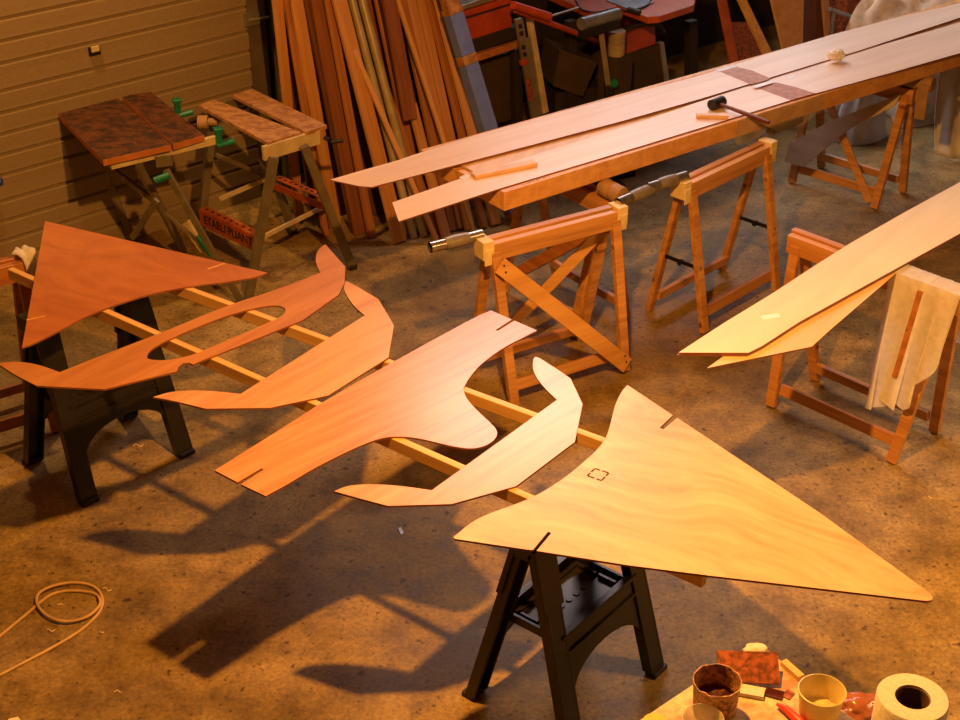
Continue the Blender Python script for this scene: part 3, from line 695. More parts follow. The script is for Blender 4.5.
def step(A, B, name, flip, hgt=.09):
    d = (B-A).normalized(); n = V((d.y, -d.x, 0)).normalized()
    mb = W(); mb.bar(A+V((0, 0, .0)), B+V((0, 0, .0)), .008, hgt); mb.bar(A+V((0, 0, .045))-n*.022*flip, B+V((0, 0, .045))-n*.022*flip, .05, .006)
    o = obj(name, mb, M['orange'], wb2, bevel=.002)
    mb = W()
    for i in range(9):
        q = A+(B-A)*((i+.7)/9.4); mb.bar(q+V((0, 0, .0485))-n*.022*flip-d*.009, q+V((0, 0, .0485))-n*.022*flip+d*.009, .014, .001)
    obj('grip_slots', mb, M['mark'], o)
    return o, d, n
A = onp(203, 218, legpt(2, .7), V((0, 1, 0))); 
A = at(200, 217, .22); B = at(258, 245, .22)
st1, d1, n1 = step(A, B, 'step', 1)
tc_ = bpy.data.curves.new('lettering', 'FONT'); tc_.body = 'ETABLI PLIANT'; tc_.size = .072; tc_.extrude = .0008; tc_.align_x = 'CENTER'; tc_.align_y = 'CENTER'; tc_.materials.append(M['mark'])
tt = bpy.data.objects.new('tmp_text', tc_); C.objects.link(tt); bpy.context.view_layer.update()
me_ = bpy.data.meshes.new_from_object(tt); bpy.data.objects.remove(tt)
if not me_.materials: me_.materials.append(M['mark'])
tx_ = bpy.data.objects.new('lettering', me_); C.objects.link(tx_); tx_.parent = st1
cw = (A+B)/2 + n1*.0052
xx, yy_, zz_ = d1, V((0, 0, 1)), n1
mm = Matrix((xx, yy_, xx.cross(yy_))).transposed().to_4x4(); mm.translation = cw - wb2.location
tx_.matrix_local = mm
tw = (B-A).length
tx_.scale = (.86, .95, 1)
A = legpt(3, .66); B = legpt(1, .50); A = at(272, 186, .40); B = at(322, 207, .28); B.z = A.z = .32
A = at(274, 186, .30); B = at(324, 207, .30)
step(A, B, 'step', 1, .04)
mb = W(); p = at(325, 138, zb-.05); mb.tube([p, p+V((.03, -.03, 0))], .012, 10); mb.tube([p+V((.03, -.03, -.01)), p+V((.09, -.01, -.01))], .010, 10); obj('crank_handle', mb, M['blackm'], wb2, smooth=True)
mb = W(); p = at(208, 122, zb-.06); mb.tube([p+V((-.05, 0, 0)), p+V((.0, .0, 0))], .035, 14); mb.tube([p+V((0, 0, 0)), p+V((.05, .0, 0))], .02, 14); obj('crank_handle', mb, M['cardboard'], wb2, smooth=True)

# ------------------------------------------------------------------ timber stack leaning by the door
NL = .60
def lean(pt, pb, w, th, mat, label, name='leaning_board', off=.60, top=2.35, zstart=None, cat='board', up=None, round_=False, group=None, par=None):
    """pt: px where the board crosses the top of view (or py given), pb: foot px on the floor"""
    B = at(*pb, 0); T = onp(pt[0], pt[1], wp(0, off, 0), NW)
    d = (T-B); offB = (B-W0).dot(NW); kz = min(top/d.z, (offB-.10)/max(1e-6, offB-(T-W0).dot(NW))); e = B+d*kz
    s = B if zstart is None else B+d*(zstart/d.z)
    c = s.copy()
    m = MB(); L = (e-s).length
    loc = s
    x = (e-s).normalized(); n = NW - x*NW.dot(x); n.normalize()
    if round_: m.tube([V((0, 0, 0)), V((0, 0, L))], w/2, 16)
    else: m.box((0, 0, L/2), (w, th, L))
    yv = n; xv = yv.cross(x)
    R3 = Matrix((xv, yv, x)).transposed()
    if s.z < .02 and not round_:    # cut the foot level with the floor
        bmesh.ops.transform(m.bm, matrix=R3.to_4x4(), verts=m.bm.verts)
        lo = min(v.co.z for v in m.bm.verts); 
        loc = s + V((0, 0, -lo+.001))
        bmesh.ops.transform(m.bm, matrix=R3.to_4x4().inverted(), verts=m.bm.verts)
    o = obj(name, m, mat, bevel=0 if round_ else .002, smooth=round_); o.matrix_basis = Matrix.Translation(loc) @ R3.to_4x4()
    return tag(o, label, cat, group)
GL = 'timber leaning beside the garage door'
gl = 'reddish timber board leaning in the stack beside the garage door'
random.seed(11)
# (top px x at y=0, foot px, width m, material, distance layer)
brd = [(277, (300, 222), .055, 2, .50), (286, (326, 236), .035, 0, .48), (296, (336, 230), .070, 2, .52), (308, (356, 232), .060, 3, .47), (318, (362, 234), .10, 1, .50),
       (328, (372, 238), .045, 0, .56), (339, (400, 243), .085, 2, .62), (366, (412, 236), .05, 1, .47), (378, (428, 234), .05, 0, .50),
       (402, (452, 232), .05, 0, .56), (410, (462, 230), .06, 2, .53), (420, (470, 232), .06, 2, .50), (429, (484, 229), .045, 0, .53), (438, (496, 226), .065, 4, .60)]
lab = {277: 'leftmost orange board of the timber stack, next to the door track', 339: 'broad bright orange board in the stack, just left of the two grey pipes',
       296: 'medium orange board in the left third of the timber stack', 438: 'broad orange board in the stack, next to the blue-wrapped post'}
for x, pb, w, mi, off in brd:
    if x in lab: lean((x, 0), pb, w, .022, STK[mi], lab[x], off=off)
    else: lean((x, 0), pb, w, .022, STK[mi], gl, off=off, group=GL)
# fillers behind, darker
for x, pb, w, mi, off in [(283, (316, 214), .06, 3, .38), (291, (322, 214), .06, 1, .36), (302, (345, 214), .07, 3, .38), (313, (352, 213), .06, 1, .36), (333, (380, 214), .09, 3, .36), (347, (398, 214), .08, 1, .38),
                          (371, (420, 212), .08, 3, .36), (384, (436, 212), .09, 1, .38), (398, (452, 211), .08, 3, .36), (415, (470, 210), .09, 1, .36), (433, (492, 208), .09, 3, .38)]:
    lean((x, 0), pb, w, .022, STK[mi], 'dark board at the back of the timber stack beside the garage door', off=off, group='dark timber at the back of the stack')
lean((352, 0), (414, 238), .045, .02, M['pvc'], 'left one of two grey pipes in the timber stack', 'plastic_pipe', off=.58, cat='pipe', round_=True)
lean((362, 0), (424, 236), .05, .02, M['pvc'], 'right one of two grey pipes in the timber stack', 'plastic_pipe', off=.58, cat='pipe', round_=True)
lean((349, 40), (438, 244), .026, .018, STK[4], 'thin bright batten slanting across the stack left of the two grey pipes', 'leaning_batten', off=.68, top=1.0, cat='batten')
lean((397, 0), (476, 240), .022, .018, STK[4], 'thin bright batten in the stack, just right of the short dark board', 'leaning_batten', off=.66, cat='batten')
lean((389, 0), (432, 238), .085, .02, STK[1], 'short dark red board hanging high in the timber stack', off=.70, zstart=.62)
lean((395, 40), (447, 242), .055, .022, STK[2], 'orange board in the stack, directly below the short dark one', off=.64, top=.66)
lean((374, 60), (440, 240), .05, .02, STK[0], 'short knotty board with its top end below the photo edge, right of the pipes', off=.60, top=.72)
bl = thing('wrapped_post', 'blue-wrapped post with brown tape bands at the right of the timber stack', 'post', at(512, 200, 0))
B = at(516, 222, 0); T = onp(449, 0, wp(0, .85, 0), NW); d = (T-B); E_ = B+d*(2.2/d.z)
mb = W(); mb.bar(B+d.normalized()*.03, E_, .085, .06, up=NW); obj('post', mb, M['chip'], bl, bevel=.004)
def onz(py):
    best = min((abs((lambda v: 360-F*v.dot(UP)/v.dot(FW))(B+d*(k/400)-CAM)-py), k) for k in range(400)); return best[1]/400
k1, k2, k3, k4 = onz(14), onz(55), onz(64), onz(210)
for a, b_ in ((k2, k1), (k4, k3)):
    mb = W(); mb.bar(B+d*a, B+d*b_, .093, .068, up=NW); obj('blue_wrap', mb, M['blue'], bl, bevel=.004)
for a, b_ in ((k1, onz(8)), (k3+.0, k2)):
    mb = W(); mb.bar(B+d*a, B+d*b_, .096, .071, up=NW); obj('tape_band', mb, M['chip'], bl, bevel=.003)

# ------------------------------------------------------------------ machines behind the table
def vp(pxs, p0, depth, mat, par, name, bev=.004, d=None):
    n = NW if d is None else d
    mb = W(); mb.prism3([onp(x, y, p0, n) for x, y in pxs], -n*depth); return obj(name, mb, mat, par, bevel=bev)
PA = V((.1, 7.95, 0)); PB = V((.8, 8.35, 0))
saw = thing('table_saw', 'red-sided machine standing right of the timber stack, partly behind it', 'machine', V((.15, 8.1, 0)))
vp([(461, 12), (512, -4), (512, 27), (461, 43)], PA, .5, M['red'], saw, 'side_panel')
vp([(461, 6), (516, -12), (516, -6), (461, 11)], PA+NW*.01, .52, M['steel'], saw, 'top_edge')
vp([(461, 43), (520, 26), (520, 38), (461, 56)], PA+NW*.01, .5, M['dark'], saw, 'lower_rail')
vp([(460, 60), (525, 40), (525, 46), (462, 67)], PA+NW*.02, .04, M['trestle_r'], saw, 'shelf_board')
vp([(456, 20), (512, 3), (512, 5), (456, 22)], PA+NW*.006, .004, M['dark'], saw, 'cable_line', 0)
for x in (468, 515):
    vp([(x, 50), (x+7, 48), (x+10, 175), (x+3, 175)], PA-NW*.02, .05, M['dark'], saw, 'leg')
vp([(475, 62), (512, 52), (512, 120), (480, 128)], PA-NW*.1, .3, M['darkcard'], saw, 'lower_panel')
lv = thing('aluminium_ladder', 'upright metal ladder rail with cutouts, right of the red machine', 'ladder', V((.36, 7.9, 0)))
PLd = PA+NW*.12
vp([(516, 20), (523, 18), (539, 118), (533, 121)], PLd, .02, M['steel'], lv, 'rail', .002)
vp([(529, 18), (533, 17), (549, 112), (544, 114)], PLd, .03, M['creamsteel'], lv, 'rail', .002)
vp([(521, 40), (531, 37), (546, 113), (536, 117)], PLd-NW*.01, .01, M['steel'], lv, 'backing_plate', .001)
vp([(521, 61), (527, 59), (528, 64), (522, 66)], PLd+NW*.01, .02, M['red'], lv, 'red_clip', .002)
for y in (25, 32, 46, 53): vp([(518+(y-20)*.16, y), (521+(y-20)*.16, y-1), (522+(y-20)*.16, y+3), (519+(y-20)*.16, y+4)], PLd+NW*.006, .006, M['dark'], lv, 'cutout', 0)
vp([(526, 80), (531, 78), (534, 100), (529, 102)], PLd+NW*.006, .006, M['redplate'], lv, 'label_plate', .001)
rr = thing('red_bar_clamp', 'red painted bar with a round end, resting between the machines', 'clamp', V((.5, 8.0, .7)))
mb = W(); mb.tube([onp(513, 5, PA+NW*.25, NW), onp(549, 17, PA+NW*.25, NW)], [.022, .026], 14); obj('handle', mb, M['red'], rr, smooth=True)
mb = W(); mb.tube([onp(515, 10, PA+NW*.22, NW), onp(597, 41, PB, NW)], .016, 12); obj('bar', mb, M['red'], rr, smooth=True)
mb = W(); mb.tube([onp(548, 17, PA+NW*.25, NW), onp(578, 8, PB, NW)], .007, 8); obj('rod', mb, M['steel'], rr, smooth=True)
bn = thing('red_workbench', 'red-topped workbench with a grey steel plate set in its top', 'workbench', V((.95, 8.5, 0)))
zt = .97
def topoly(pxs, z0, z1, mat, name, par, bev=.004):
    mb = W(); mb.prism([at(*p, z1) for p in pxs], z0, z1); return obj(name, mb, mat, par, bevel=bev)
topoly([(545, -8), (590, 12), (606, 10), (618, 6), (640, 14), (648, 17), (660, 16), (694, 5), (700, -20), (560, -40)], zt-.04, zt, M['redtop'], 'worktop', bn)
topoly([(606, 0), (632, -8), (654, 2), (632, 10)], zt+.001, zt+.008, M['bluegrey'], 'steel_plate', bn, .001)
mb = W(); pts = [at(x, y, zt+.008) for x, y in smooth_pts([(575, -2), (580, 10), (598, 13), (612, 8), (634, 12), (650, 4), (652, -4)], 2)]; mb.tube(pts, .005, 8); obj('cable', mb, M['rubber'], bn, smooth=True)
mb = W(); mb.tube([at(628, 9, zt+.02), at(640, 13, zt+.01)], .016, 10); obj('plug', mb, M['rubber'], bn, smooth=True)
vp([(622, 31), (655, 24), (656, 44), (624, 55)], PB, .3, M['red'], bn, 'red_cabinet')
vp([(618, 57), (660, 44), (668, 100), (622, 112)], PB, .3, M['darkcard'], bn, 'lower_panel')
vp([(660, 43), (664, 42), (672, 98), (667, 99)], PB+NW*.01, .03, M['steel'], bn, 'upright', .001)
for x in (570, 690): vp([(x, 22), (x+8, 20), (x+8, 130), (x, 130)], PB-NW*.1, .05, M['dark'], bn, 'leg')
mb = W(); pts = [onp(x, y, PB+NW*.06, NW) for x, y in smooth_pts([(621, 33), (630, 26), (645, 22), (658, 24), (663, 32)], 2)]; mb.tube(pts, .018, 10); obj('hose', mb, M['rubber'], bn, smooth=True)
rs = thing('roller_stand', 'black roller support stand with a steel post and green knob', 'roller stand', V((.66, 7.95, 0)))
PR = V((.66, 7.95, 0))
a, b_ = onp(581, 24, PR, NW), onp(618, 14, PR, NW)
mb = W(); mb.tube([a, b_], .035, 16); obj('roller', mb, M['bluegrey'], rs, smooth=True)
mb = W(); mb.bar(a-V((0, 0, .05)), b_-V((0, 0, .05)), .05, .06); obj('cradle', mb, M['blackm'], rs, bevel=.004)
mb = W(); mb.bar(onp(601, 32, PR, NW), onp(608, 84, PR, NW), .03, .022, up=(0, 1, 0)); obj('post', mb, M['steel'], rs)
q = onp(609, 84, PR, NW); mb = W(); mb.bar(q, V((q.x, q.y, .03)), .05, .05, up=(0, 1, 0)); mb.box(V((q.x, q.y, .02)), (.4, .06, .04), .5); mb.box(V((q.x, q.y, .02)), (.06, .35, .04), .5); obj('base', mb, M['blackm'], rs, bevel=.004)
q = onp(614, 82, PR+NW*.02, NW); mb = W(); mb.tube([q, q+V((.0, -.03, 0))], .022, 14); obj('knob', mb, M['green'], rs, smooth=True)
cy = PB+NW*.12; a = onp(616, 55, cy, NW); 
mb = MB(); hgt = (onp(616, 31, cy, NW)-a).z; mb.lathe([(0, 0), (.048, 0), (.05, .01), (.05, hgt*.45), (.046, hgt*.48), (.05, hgt*.52), (.05, hgt), (0, hgt)], n=20)
cn = obj('canister', mb, M['pvc'], smooth=True); cn.location = a; tag(cn, 'beige cylindrical canister beside the red cabinet of the workbench', 'canister')
mb = MB(); mb.box((0, 0, a.z/2-.002), (.14, .14, a.z-.004)); o = obj('dark_box', mb, M['darkcard'], bevel=.004); o.location = (a.x, a.y, 0); o.rotation_euler = (0, 0, RW); tag(o, 'dark box below the beige canister', 'box')
for (pxs, off, lb) in (([(560, 50), (598, 62), (583, 97), (553, 86)], .0, 'brown cardboard box tilted between the ladder rail and the roller stand'),):
    p0 = V((.55, 8.25, 0)); mb = W(); mb.prism3([onp(x, y, p0, V((.35, -.94, 0)).normalized()) for x, y in pxs], (-.08, .25, 0))
    zmin = min(v.co.z for v in mb.bm.verts); cc = onp(575, 90, p0, NW)
    bxn = thing('cardboard_box', lb, 'box', V((cc.x, cc.y, 0)))
    obj('carton', mb, M['darkcard'], bxn, bevel=.003)
    mb = W(); mb.box(V((cc.x+.0, cc.y+.2, zmin/2+.01)), (.35, .25, zmin+.02), .4); obj('stand', mb, M['dark'], bxn, bevel=.003)

# boards leaning further right
PC = V((1.75, 8.95, 0))
def lean2(x0, x1, xb0, xb1, yb, off, mat, label, th=.02, ytop=-60):
    """quad board between px x0..x1 at py=0 and xb0..xb1 at py=yb, extended to the floor"""
    n = (NW+V((0, 0, .25))).normalized(); p0 = V((1.75, 8.95, 0))+NW*off
    ex = lambda a, b_, y: a+(b_-a)*(y/yb)
    P_ = [onp(ex(x0, xb0, ytop), ytop, p0, n), onp(ex(x1, xb1, ytop), ytop, p0, n)]
    A, B = onp(ex(x0, xb0, 0), 0, p0, n), onp(xb0, yb, p0, n); A2, B2 = onp(ex(x1, xb1, 0), 0, p0, n), onp(xb1, yb, p0, n)
    f = lambda a, b_: a+(b_-a)*((.012-a.z)/(b_.z-a.z))
    q = [P_[0], P_[1], f(A2, B2), f(A, B)]
    mb = MB(); mb.world = True; mb.prism3(q, -n*th); c = q[3]
    return solo('leaning_board', mb, mat, label, 'board', V((c.x, c.y, 0)), bevel=.002)
lean2(719, 727, 731, 739, 60, .10, M['orange'], 'narrow red-orange board leaning behind the table, leftmost of the right-hand group')
lean2(722, 752, 740, 765, 60, .02, M['redplate'], 'wide red-brown board leaning behind the table, between the red-orange and yellow ones', ytop=22)
lean2(739, 747, 763, 772, 52, .14, M['batten'], 'yellow batten leaning behind the table')
lean2(772, 804, 783, 803, 47, .10, M['brace'], 'wide pale plywood board leaning behind the table')
lean2(803, 823, 804, 826, 38, .04, STK[3], 'dark red-brown board leaning behind the table, right of the pale one')
lean2(823, 829, 826, 831, 35, .08, STK[2], 'narrow orange strip leaning at the right edge of the dark red-brown board')

# ------------------------------------------------------------------ covered pile at the back right
mb = MB()
def pile(u, v):
    a = 2*math.pi*u; r = v; x = 1.35*r*math.cos(a); y = .62*r*math.sin(a)
    h = .98*(1-r**3.2)
    p = V((x*2.2, y*2.2, h*1.5)); f = noise.noise(p*1.1)*.20+abs(noise.noise(p*2.3+V((3, 1, 0))))*.30-.10*abs(noise.noise(p*4.6))
    s = 1+.12*math.sin(a*7+3*noise.noise(V((x, y, 0))*1.5))*r
    g = .10*(1-abs(noise.noise(V((x*2.2+y*3, y*5-x*1.5, 1.7)))*2.6))*(1-r)**.3; return V((x*s, y*s, max(.004, h+(f+g)*(1-r)**.4 if r < 1 else .004)))
mb.grid(pile, 140, 70)
o = obj('dust_sheet', mb, M['sheet'], smooth=True); o.location = (3.5, 9.95, 0); o.rotation_euler = (0, 0, R(37)); tag(o, 'beige dust sheet bunched over a pile at the back right', 'dust sheet')
mb = MB()
def hang(u, v):
    x = u*.75; w = .05*math.sin(u*17+1)+.025*math.sin(u*37+v*2); z = .74-(.72+.015*math.sin(u*11))*v
    return V((x, w*(.3+v)-.14*v*v, z))
mb.grid(hang, 60, 24); o = obj('hanging_sheet', mb, M['wsheet'], smooth=True, solid=.003); q = at(905, 128, 0); o.location = (2.78, 8.42, .015); o.rotation_euler = (0, 0, R(20)); tag(o, 'greyish white sheet hanging to the floor under the right end of the table', 'sheet')
mb = MB()
def lump(u, v):
    a = 2*math.pi*u; r = v; h = .30*(1-r**2.5); p = V((r*math.cos(a), r*math.sin(a), 0))
    return V((.20*p.x*(1+.1*math.sin(5*a)), .14*p.y, max(.004, h*1.5+.22*abs(noise.noise(p*3.5))*(1-r))))
mb.grid(lump, 48, 20); o = obj('plastic_sheet', mb, M['wsheet'], smooth=True); o.location = (2.42, 8.75, 0); o.rotation_euler = (0, 0, R(35)); tag(o, 'crumpled white plastic sheet on the floor beyond the gusseted trestle', 'sheet')
mb = W(); a, b_ = onp(830, 9, PC+NW*.1, NW), onp(866, 22, PC+NW*.0, NW); 
cr = thing('chrome_frame', 'chrome tube frame behind the far plank, left of the dust sheet', 'frame', V((b_.x-.1, b_.y, 0)))
mb.tube([a, b_], .014, 12); obj('rail', mb, M['bluegrey'], cr, smooth=True)
for p in (a+(b_-a)*.1, b_-(b_-a)*.1): mb = W(); mb.tube([p, V((p.x, p.y, .002))], .012, 10); obj('leg', mb, M['bluegrey'], cr, smooth=True)
mb = MB(); mb.box((0, 0, .44), (.34, .22, .88)); mb.box((0, 0, .90), (.28, .18, .04)); o = obj('red_crate', mb, M['redplate'], bevel=.01); q = onp(848, 5, PC-NW*.35, NW); o.location = (q.x, q.y, 0); o.rotation_euler = (0, 0, RW); tag(o, 'dim red crate behind the chrome frame', 'crate')

# ------------------------------------------------------------------ foreground table and its things
zf = .85
cor, cl_, cr_ = at(757, 641.5, zf), at(640, 720, zf), at(800, 680, zf)
e1 = (cl_-cor).normalized(); e2 = (cr_-cor).normalized()
e2 = V((-e1.y, e1.x, 0)) if V((-e1.y, e1.x, 0)).dot(e2) > 0 else V((e1.y, -e1.x, 0))
e2 = ((cr_-cor).normalized()+e2*.5).normalized()
ft = thing('chipboard_table', 'stained chipboard table top in the near right corner', 'table', V((cor.x, cor.y, 0))+e1*.4+e2*.25)
mb = W(); q0 = cor; mb.prism([q0, q0+e1*1.0, q0+e1*1.0+e2*.40, q0+e2*.40], zf-.018, zf); obj('table_top', mb, M['osb'], ft, bevel=.001)
for a, b_ in ((.12, .08), (.9, .08), (.12, .34), (.9, .34)):
    mb = W(); q = q0+e1*a+e2*b_; mb.box(V((q.x, q.y, (zf-.02)/2+.001)), (.045, .045, zf-.022)); obj('leg', mb, M['trestle'], ft, bevel=.003)
def lathe_thing(name, px, z, prof, mat, label, cat, jit=0, n=36, smooth=True):
    p = at(*px, z); mb = MB(); mb.lathe(prof, n=n, jit=jit); o = obj(name, mb, mat, smooth=smooth); o.location = p; return tag(o, label, cat)
# resin pot
pt = thing('resin_pot', 'brown resin-stained pot with a ragged rim at the table corner', 'pot', at(714, 712, zf+.0005))
mb = MB(); mb.lathe([(0, 0), (.050, 0), (.053, .01), (.058, .098), (.060, .104), (.057, .104), (.055, .096), (.050, .03)], n=48, jit=.007); obj('pot_body', mb, M['pot'], pt, smooth=True)
mb = MB(); mb.lathe([(0, .035), (.0505, .040), (.0545, .075)], n=40, jit=.008); obj('resin', mb, M['resin'], pt, smooth=True, label='dark red resin')
# yellow tub
tbx = thing('plastic_tub', 'translucent yellowish tub with a pale rim, left of the paper roll', 'tub', at(818, 717, zf+.0005))
mb = MB(); mb.lathe([(0, .002), (.046, .002), (.0555, .080), (.058, .082), (.0585, .088), (.0555, .089), (.0535, .082), (.044, .006), (0, .006)], n=48); obj('tub_body', mb, M['tub'], tbx, smooth=True)
mb = MB(); mb.lathe([(0, .02), (.046, .02), (.046, .024), (0, .026)], n=40, jit=.006); obj('resin', mb, M['tub'], tbx, smooth=True)
# clear cup
lathe_thing('plastic_cup', (701, 740), zf+.0005, [(0, .0), (.040, .0), (.047, .060), (.0505, .064), (.0505, .071), (.0485, .071), (.0455, .062), (.039, .004), (0, .004)], M['clear'], 'clear plastic cup in front of the brown pot', 'cup')
# paper roll
zr = .0
rl = thing('paper_roll', 'large roll of off-white paper towel standing at the bottom right', 'paper roll', V((0, 0, 0)))
rp = at(913, 697, 1.0); rl.location = (rp.x, rp.y, .757+.0)
hz = 1.0-.757
mb = MB(); mb.lathe([(.041, 0), (.081, 0), (.084, .004), (.084, hz-.004), (.081, hz), (.065, hz+.001), (.055, hz), (.0415, hz), (.0415, hz-.02), (.041, 0)], n=64); obj('paper', mb, M['roll'], rl, smooth=True)
mb = MB(); mb.lathe([(.0385, .001), (.0408, .001), (.0408, hz-.006), (.0385, hz-.006), (.0385, .001)], n=48); obj('core', mb, M['core'], rl, smooth=True)
# stand under the roll and the packet
sd = thing('side_table', 'low surface under the paper roll at the bottom right', 'table', (rp.x+.14, rp.y-.10, 0))
mb = MB(); mb.box((0, 0, .742), (.60, .42, .026)); obj('table_top', mb, M['osb'], sd, bevel=.002)
for sx in (-1, 1):
    for sy in (-1, 1): mb = MB(); mb.box((sx*.27, sy*.21, .365), (.04, .04, .728)); obj('leg', mb, M['trestle'], sd, bevel=.002)
# red board leaning on sticks
rb = thing('resin_board', 'small red-brown resin-smeared board behind the pot', 'board', at(750, 684, zf))
mb = W(); p = [at(717, 650, zf+.055), at(778, 652, zf+.055), at(780, 684, zf+.012), at(719, 682, zf+.012)]
mb.prism3(p, (0, .003, -.006)); obj('board', mb, M['redplate'], rb, bevel=.001)
def stick(px0, px1, z, w, h, mat, label, name='wood_stick'):
    p, q = at(*px0, z), at(*px1, z); L = (q-p).length; m = MB(); m.box((0, 0, h/2), (L, w, h)); o = obj(name, m, mat, bevel=.001)
    o.location = (p+q)/2; o.rotation_euler = (0, 0, math.atan2(q.y-p.y, q.x-p.x)); o.location.z = z; return tag(o, label, 'stick')
stick((737, 691), (764, 696), zf+.0005, .035, .012, M['roll'], 'pale flat stick in front of the small red-brown board')
stick((765, 692), (783, 697), zf+.0005, .03, .006, M['resin'], 'dark resin-soaked strip beside the pale flat stick')
stick((783, 664), (801, 680), zf+.0005, .02, .014, M['batten'], 'pale stick along the right edge of the chipboard table')
stick((784, 693), (792, 697), zf+.0005, .03, .004, M['redplate'], 'small reddish scrap between the dark strip and the yellow tub', 'scrap')
bm = bmesh.new(); bmesh.ops.create_icosphere(bm, subdivisions=4, radius=1)
for v in bm.verts:
    n = noise.noise(v.co*1.5); v.co = V((v.co.x*.045, v.co.y*.03, v.co.z*.022))*(1+.4*n)
zm_ = min(v.co.z for v in bm.verts)
for v in bm.verts: v.co.z -= zm_
m = MB(); m.bm.free(); m.bm = bm
o = obj('folded_cloth', m, M['roll'], smooth=True); o.scale = (.75, .75, .75); o.location = at(757, 657, zf+.0005); tag(o, 'small bunched white cloth at the far corner of the chipboard table', 'cloth')
sc = thing('red_handle_tool', 'bright red tool handle between the pot and the yellow tub', 'tool', at(792, 712, zf+.0005))
mb = W(); mb.tube([at(777, 704, zf+.012), at(786, 709, zf+.014), at(800, 722, zf+.014), at(806, 730, zf+.014)], [.004, .010, .012, .010], 12); obj('handle', mb, M['redh'], sc, smooth=True)
bm = bmesh.new(); bmesh.ops.create_icosphere(bm, subdivisions=4, radius=1)
for v in bm.verts:
    n = noise.noise(v.co*2.5); v.co = V((v.co.x*.07, v.co.y*.05, v.co.z*.03))*(1+.35*n)
zm_ = min(v.co.z for v in bm.verts)
for v in bm.verts: v.co.z -= zm_
m = MB(); m.bm.free(); m.bm = bm
o = obj('foil_packet', m, M['gloss_brown'], smooth=True); q = at(862, 712, .78); o.location = (q.x, q.y, .7555); tag(o, 'glossy brown packet between the yellow tub and the paper roll', 'packet')
o = lathe_thing('yellow_lid', (655, 724), zf+.0005, [(0, 0), (.03, 0), (.03, .008), (0, .008)], M['yellow'], 'yellow lid at the bottom edge left of the clear cup', 'lid')

# ------------------------------------------------------------------ cable, chips, small left-hand things
cp = smooth_pts([(-40, 668), (0, 636), (17, 622), (35, 607), (41, 601.5), (52, 593.5), (70, 590), (95, 592.5), (101, 600), (99, 607.5), (87.5, 617.7), (67, 622.6), (48, 617.7), (37, 606), (36, 597), (42, 590), (58, 584), (79, 582), (96, 586.5), (103.5, 598), (101, 611), (92, 621), (79, 632), (52, 648), (26, 661.5), (0, 675), (-40, 696)], 3)
mb = MB(); n = len(cp); pts = []
for i, p in enumerate(cp): pts.append(at(*p, .006+(.009 if .30 < i/n < .62 else 0)))
o0 = at(70, 600, 0)
mb.tube(pts, .0055, 8); solo('coiled_cable', mb, M['cable'], 'cream cable with one loop lying on the floor at bottom left', 'cable', o0, smooth=True)
random.seed(5)
chips = [(107, 590, 8), (60, 605, 5), (51, 631, 7), (102, 633, 4), (118, 692, 6), (138, 446, 9), (300, 550, 3), (930, 498, 3), (813, 160, 4), (745, 700, 0), (262, 668, 3), (865, 120, 0)]
for x, y, s in chips:
    if not s: continue
    p = at(x, y, 0); l = s/330*(p-CAM).length/4; mb = MB(); k = 6
    pts = [V((l*(i/k-.5), l*.18*math.sin(i*1.1+x), .003+.002*math.sin(i))) for i in range(k+1)]
    mb.tube(pts, .0022, 5); o = obj('wood_shaving', mb, M['chips']); o.location = p; o.rotation_euler = (0, 0, random.uniform(-.9, .3)); tag(o, 'pale curl of wood shaving on the concrete floor', 'wood shaving', 'wood shavings on the floor')
flat('paper_scrap', [(8, 719), (18, 716.5), (22, 722), (10, 726)], .0005, .002, M['paper'], 'corner of a white paper scrap on the floor at the very bottom left', 'paper', edge=False)
flat('foil_scrap', [(398, 528), (401, 527), (404, 533), (401, 534.5)], .0005, .003, M['bluegrey'], 'tiny bluish scrap on the floor below the centre panel', 'scrap', edge=False)
# blue thing at the left edge
q = at(-6, 182, .55)
mb = MB(); mb.tube([V((-.25, 0, .0)), V((-.02, 0, 0)), V((0.03, 0, 0))], [.045, .045, .02], 6); mb.tube([V((-.1, 0, 0)), V((-.1, 0, -.55+.001))], .012, 8)
o = obj('blue_tool', mb, M['bluep']); o.location = (q.x+.01, q.y, .55); tag(o, 'blue object poking in at the left edge of the photo', 'tool')
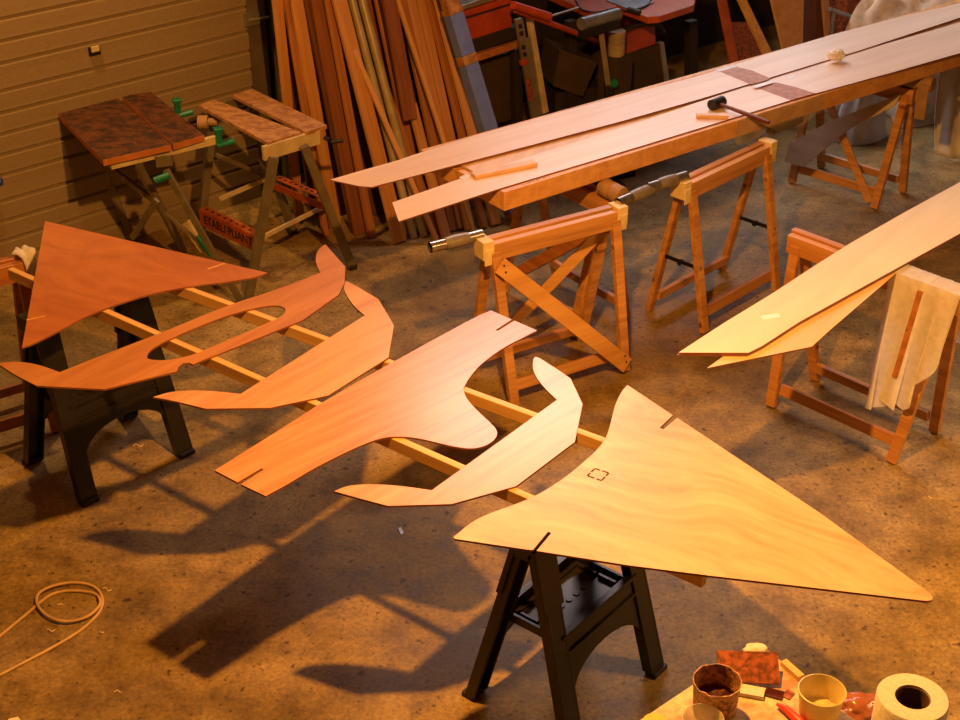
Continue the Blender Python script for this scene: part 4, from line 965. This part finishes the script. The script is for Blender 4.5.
# film under the pipe end
mb = W(); p0 = [at(436, 256, .72), at(475, 246, .72), at(480, 270, .56), at(450, 274, .56)]
mb.grid(lambda u, v: (p0[0]*(1-u)+p0[1]*u)*(1-v)+(p0[3]*(1-u)+p0[2]*u)*v+V((0, .01*math.sin(u*6+v*3), 0)), 10, 10); obj('plastic_film', mb, M['film'], t1, smooth=True, label='translucent plastic film')

# ------------------------------------------------------------------ lights
def light(name, kind, loc, energy, col, **kw):
    l = bpy.data.lights.new(name, kind); l.energy = energy; l.color = col
    for k, v in kw.items(): setattr(l, k, v)
    o = bpy.data.objects.new(name, l); C.objects.link(o); o.location = loc; return o
LP = V((.095, 3.386, 3.055))
o = light('work_lamp', 'POINT', LP, 540, (1, .42, .07), shadow_soft_size=.045)
o = light('second_lamp', 'SPOT', (3.7, 3.3, 2.9), 500, (1, .52, .16), spot_size=R(88), spot_blend=1.0, shadow_soft_size=.30)
o.rotation_euler = (V((2.1, 3.9, 0))-V((3.7, 3.3, 2.9))).to_track_quat('-Z', 'Y').to_euler()
o = light('added_sheen_light', 'AREA', (.35, 8.0, 3.25), 25, (1, .76, .70), shape='RECTANGLE', size=1.5, size_y=.25, spread=R(110))  # added area light out of view, puts the pale sheen on the panels
o.rotation_euler = (V((1.2, 4.8, .6))-V((.35, 8.0, 3.25))).to_track_quat('-Z', 'Y').to_euler()
light('added_rib_light', 'SPOT', wp(-.7, .5, 3.3), 170, (1, .54, .18), spot_size=R(85), spot_blend=.8, shadow_soft_size=.05).rotation_euler = (NW*-.12+V((0, 0, -1))).to_track_quat('-Z', 'Y').to_euler()  # added unseen spot, grazes the door so its rib ledges brighten
# daylight coming through the high window
o = light('window_daylight', 'AREA', wp((WU0+WU1)/2, -.08, (WZ0+WZ1)/2), 82, (1, .88, .86), spread=R(130), shape='RECTANGLE', size=WU1-WU0-.1, size_y=WZ1-WZ0-.1)
o.rotation_euler = (NW+DW*.35+V((0, 0, -.35))).to_track_quat('-Z', 'Y').to_euler()
w = bpy.data.worlds.new('world'); bpy.context.scene.world = w; w.use_nodes = True
w.node_tree.nodes['Background'].inputs[0].default_value = (.006, .004, .003, 1)
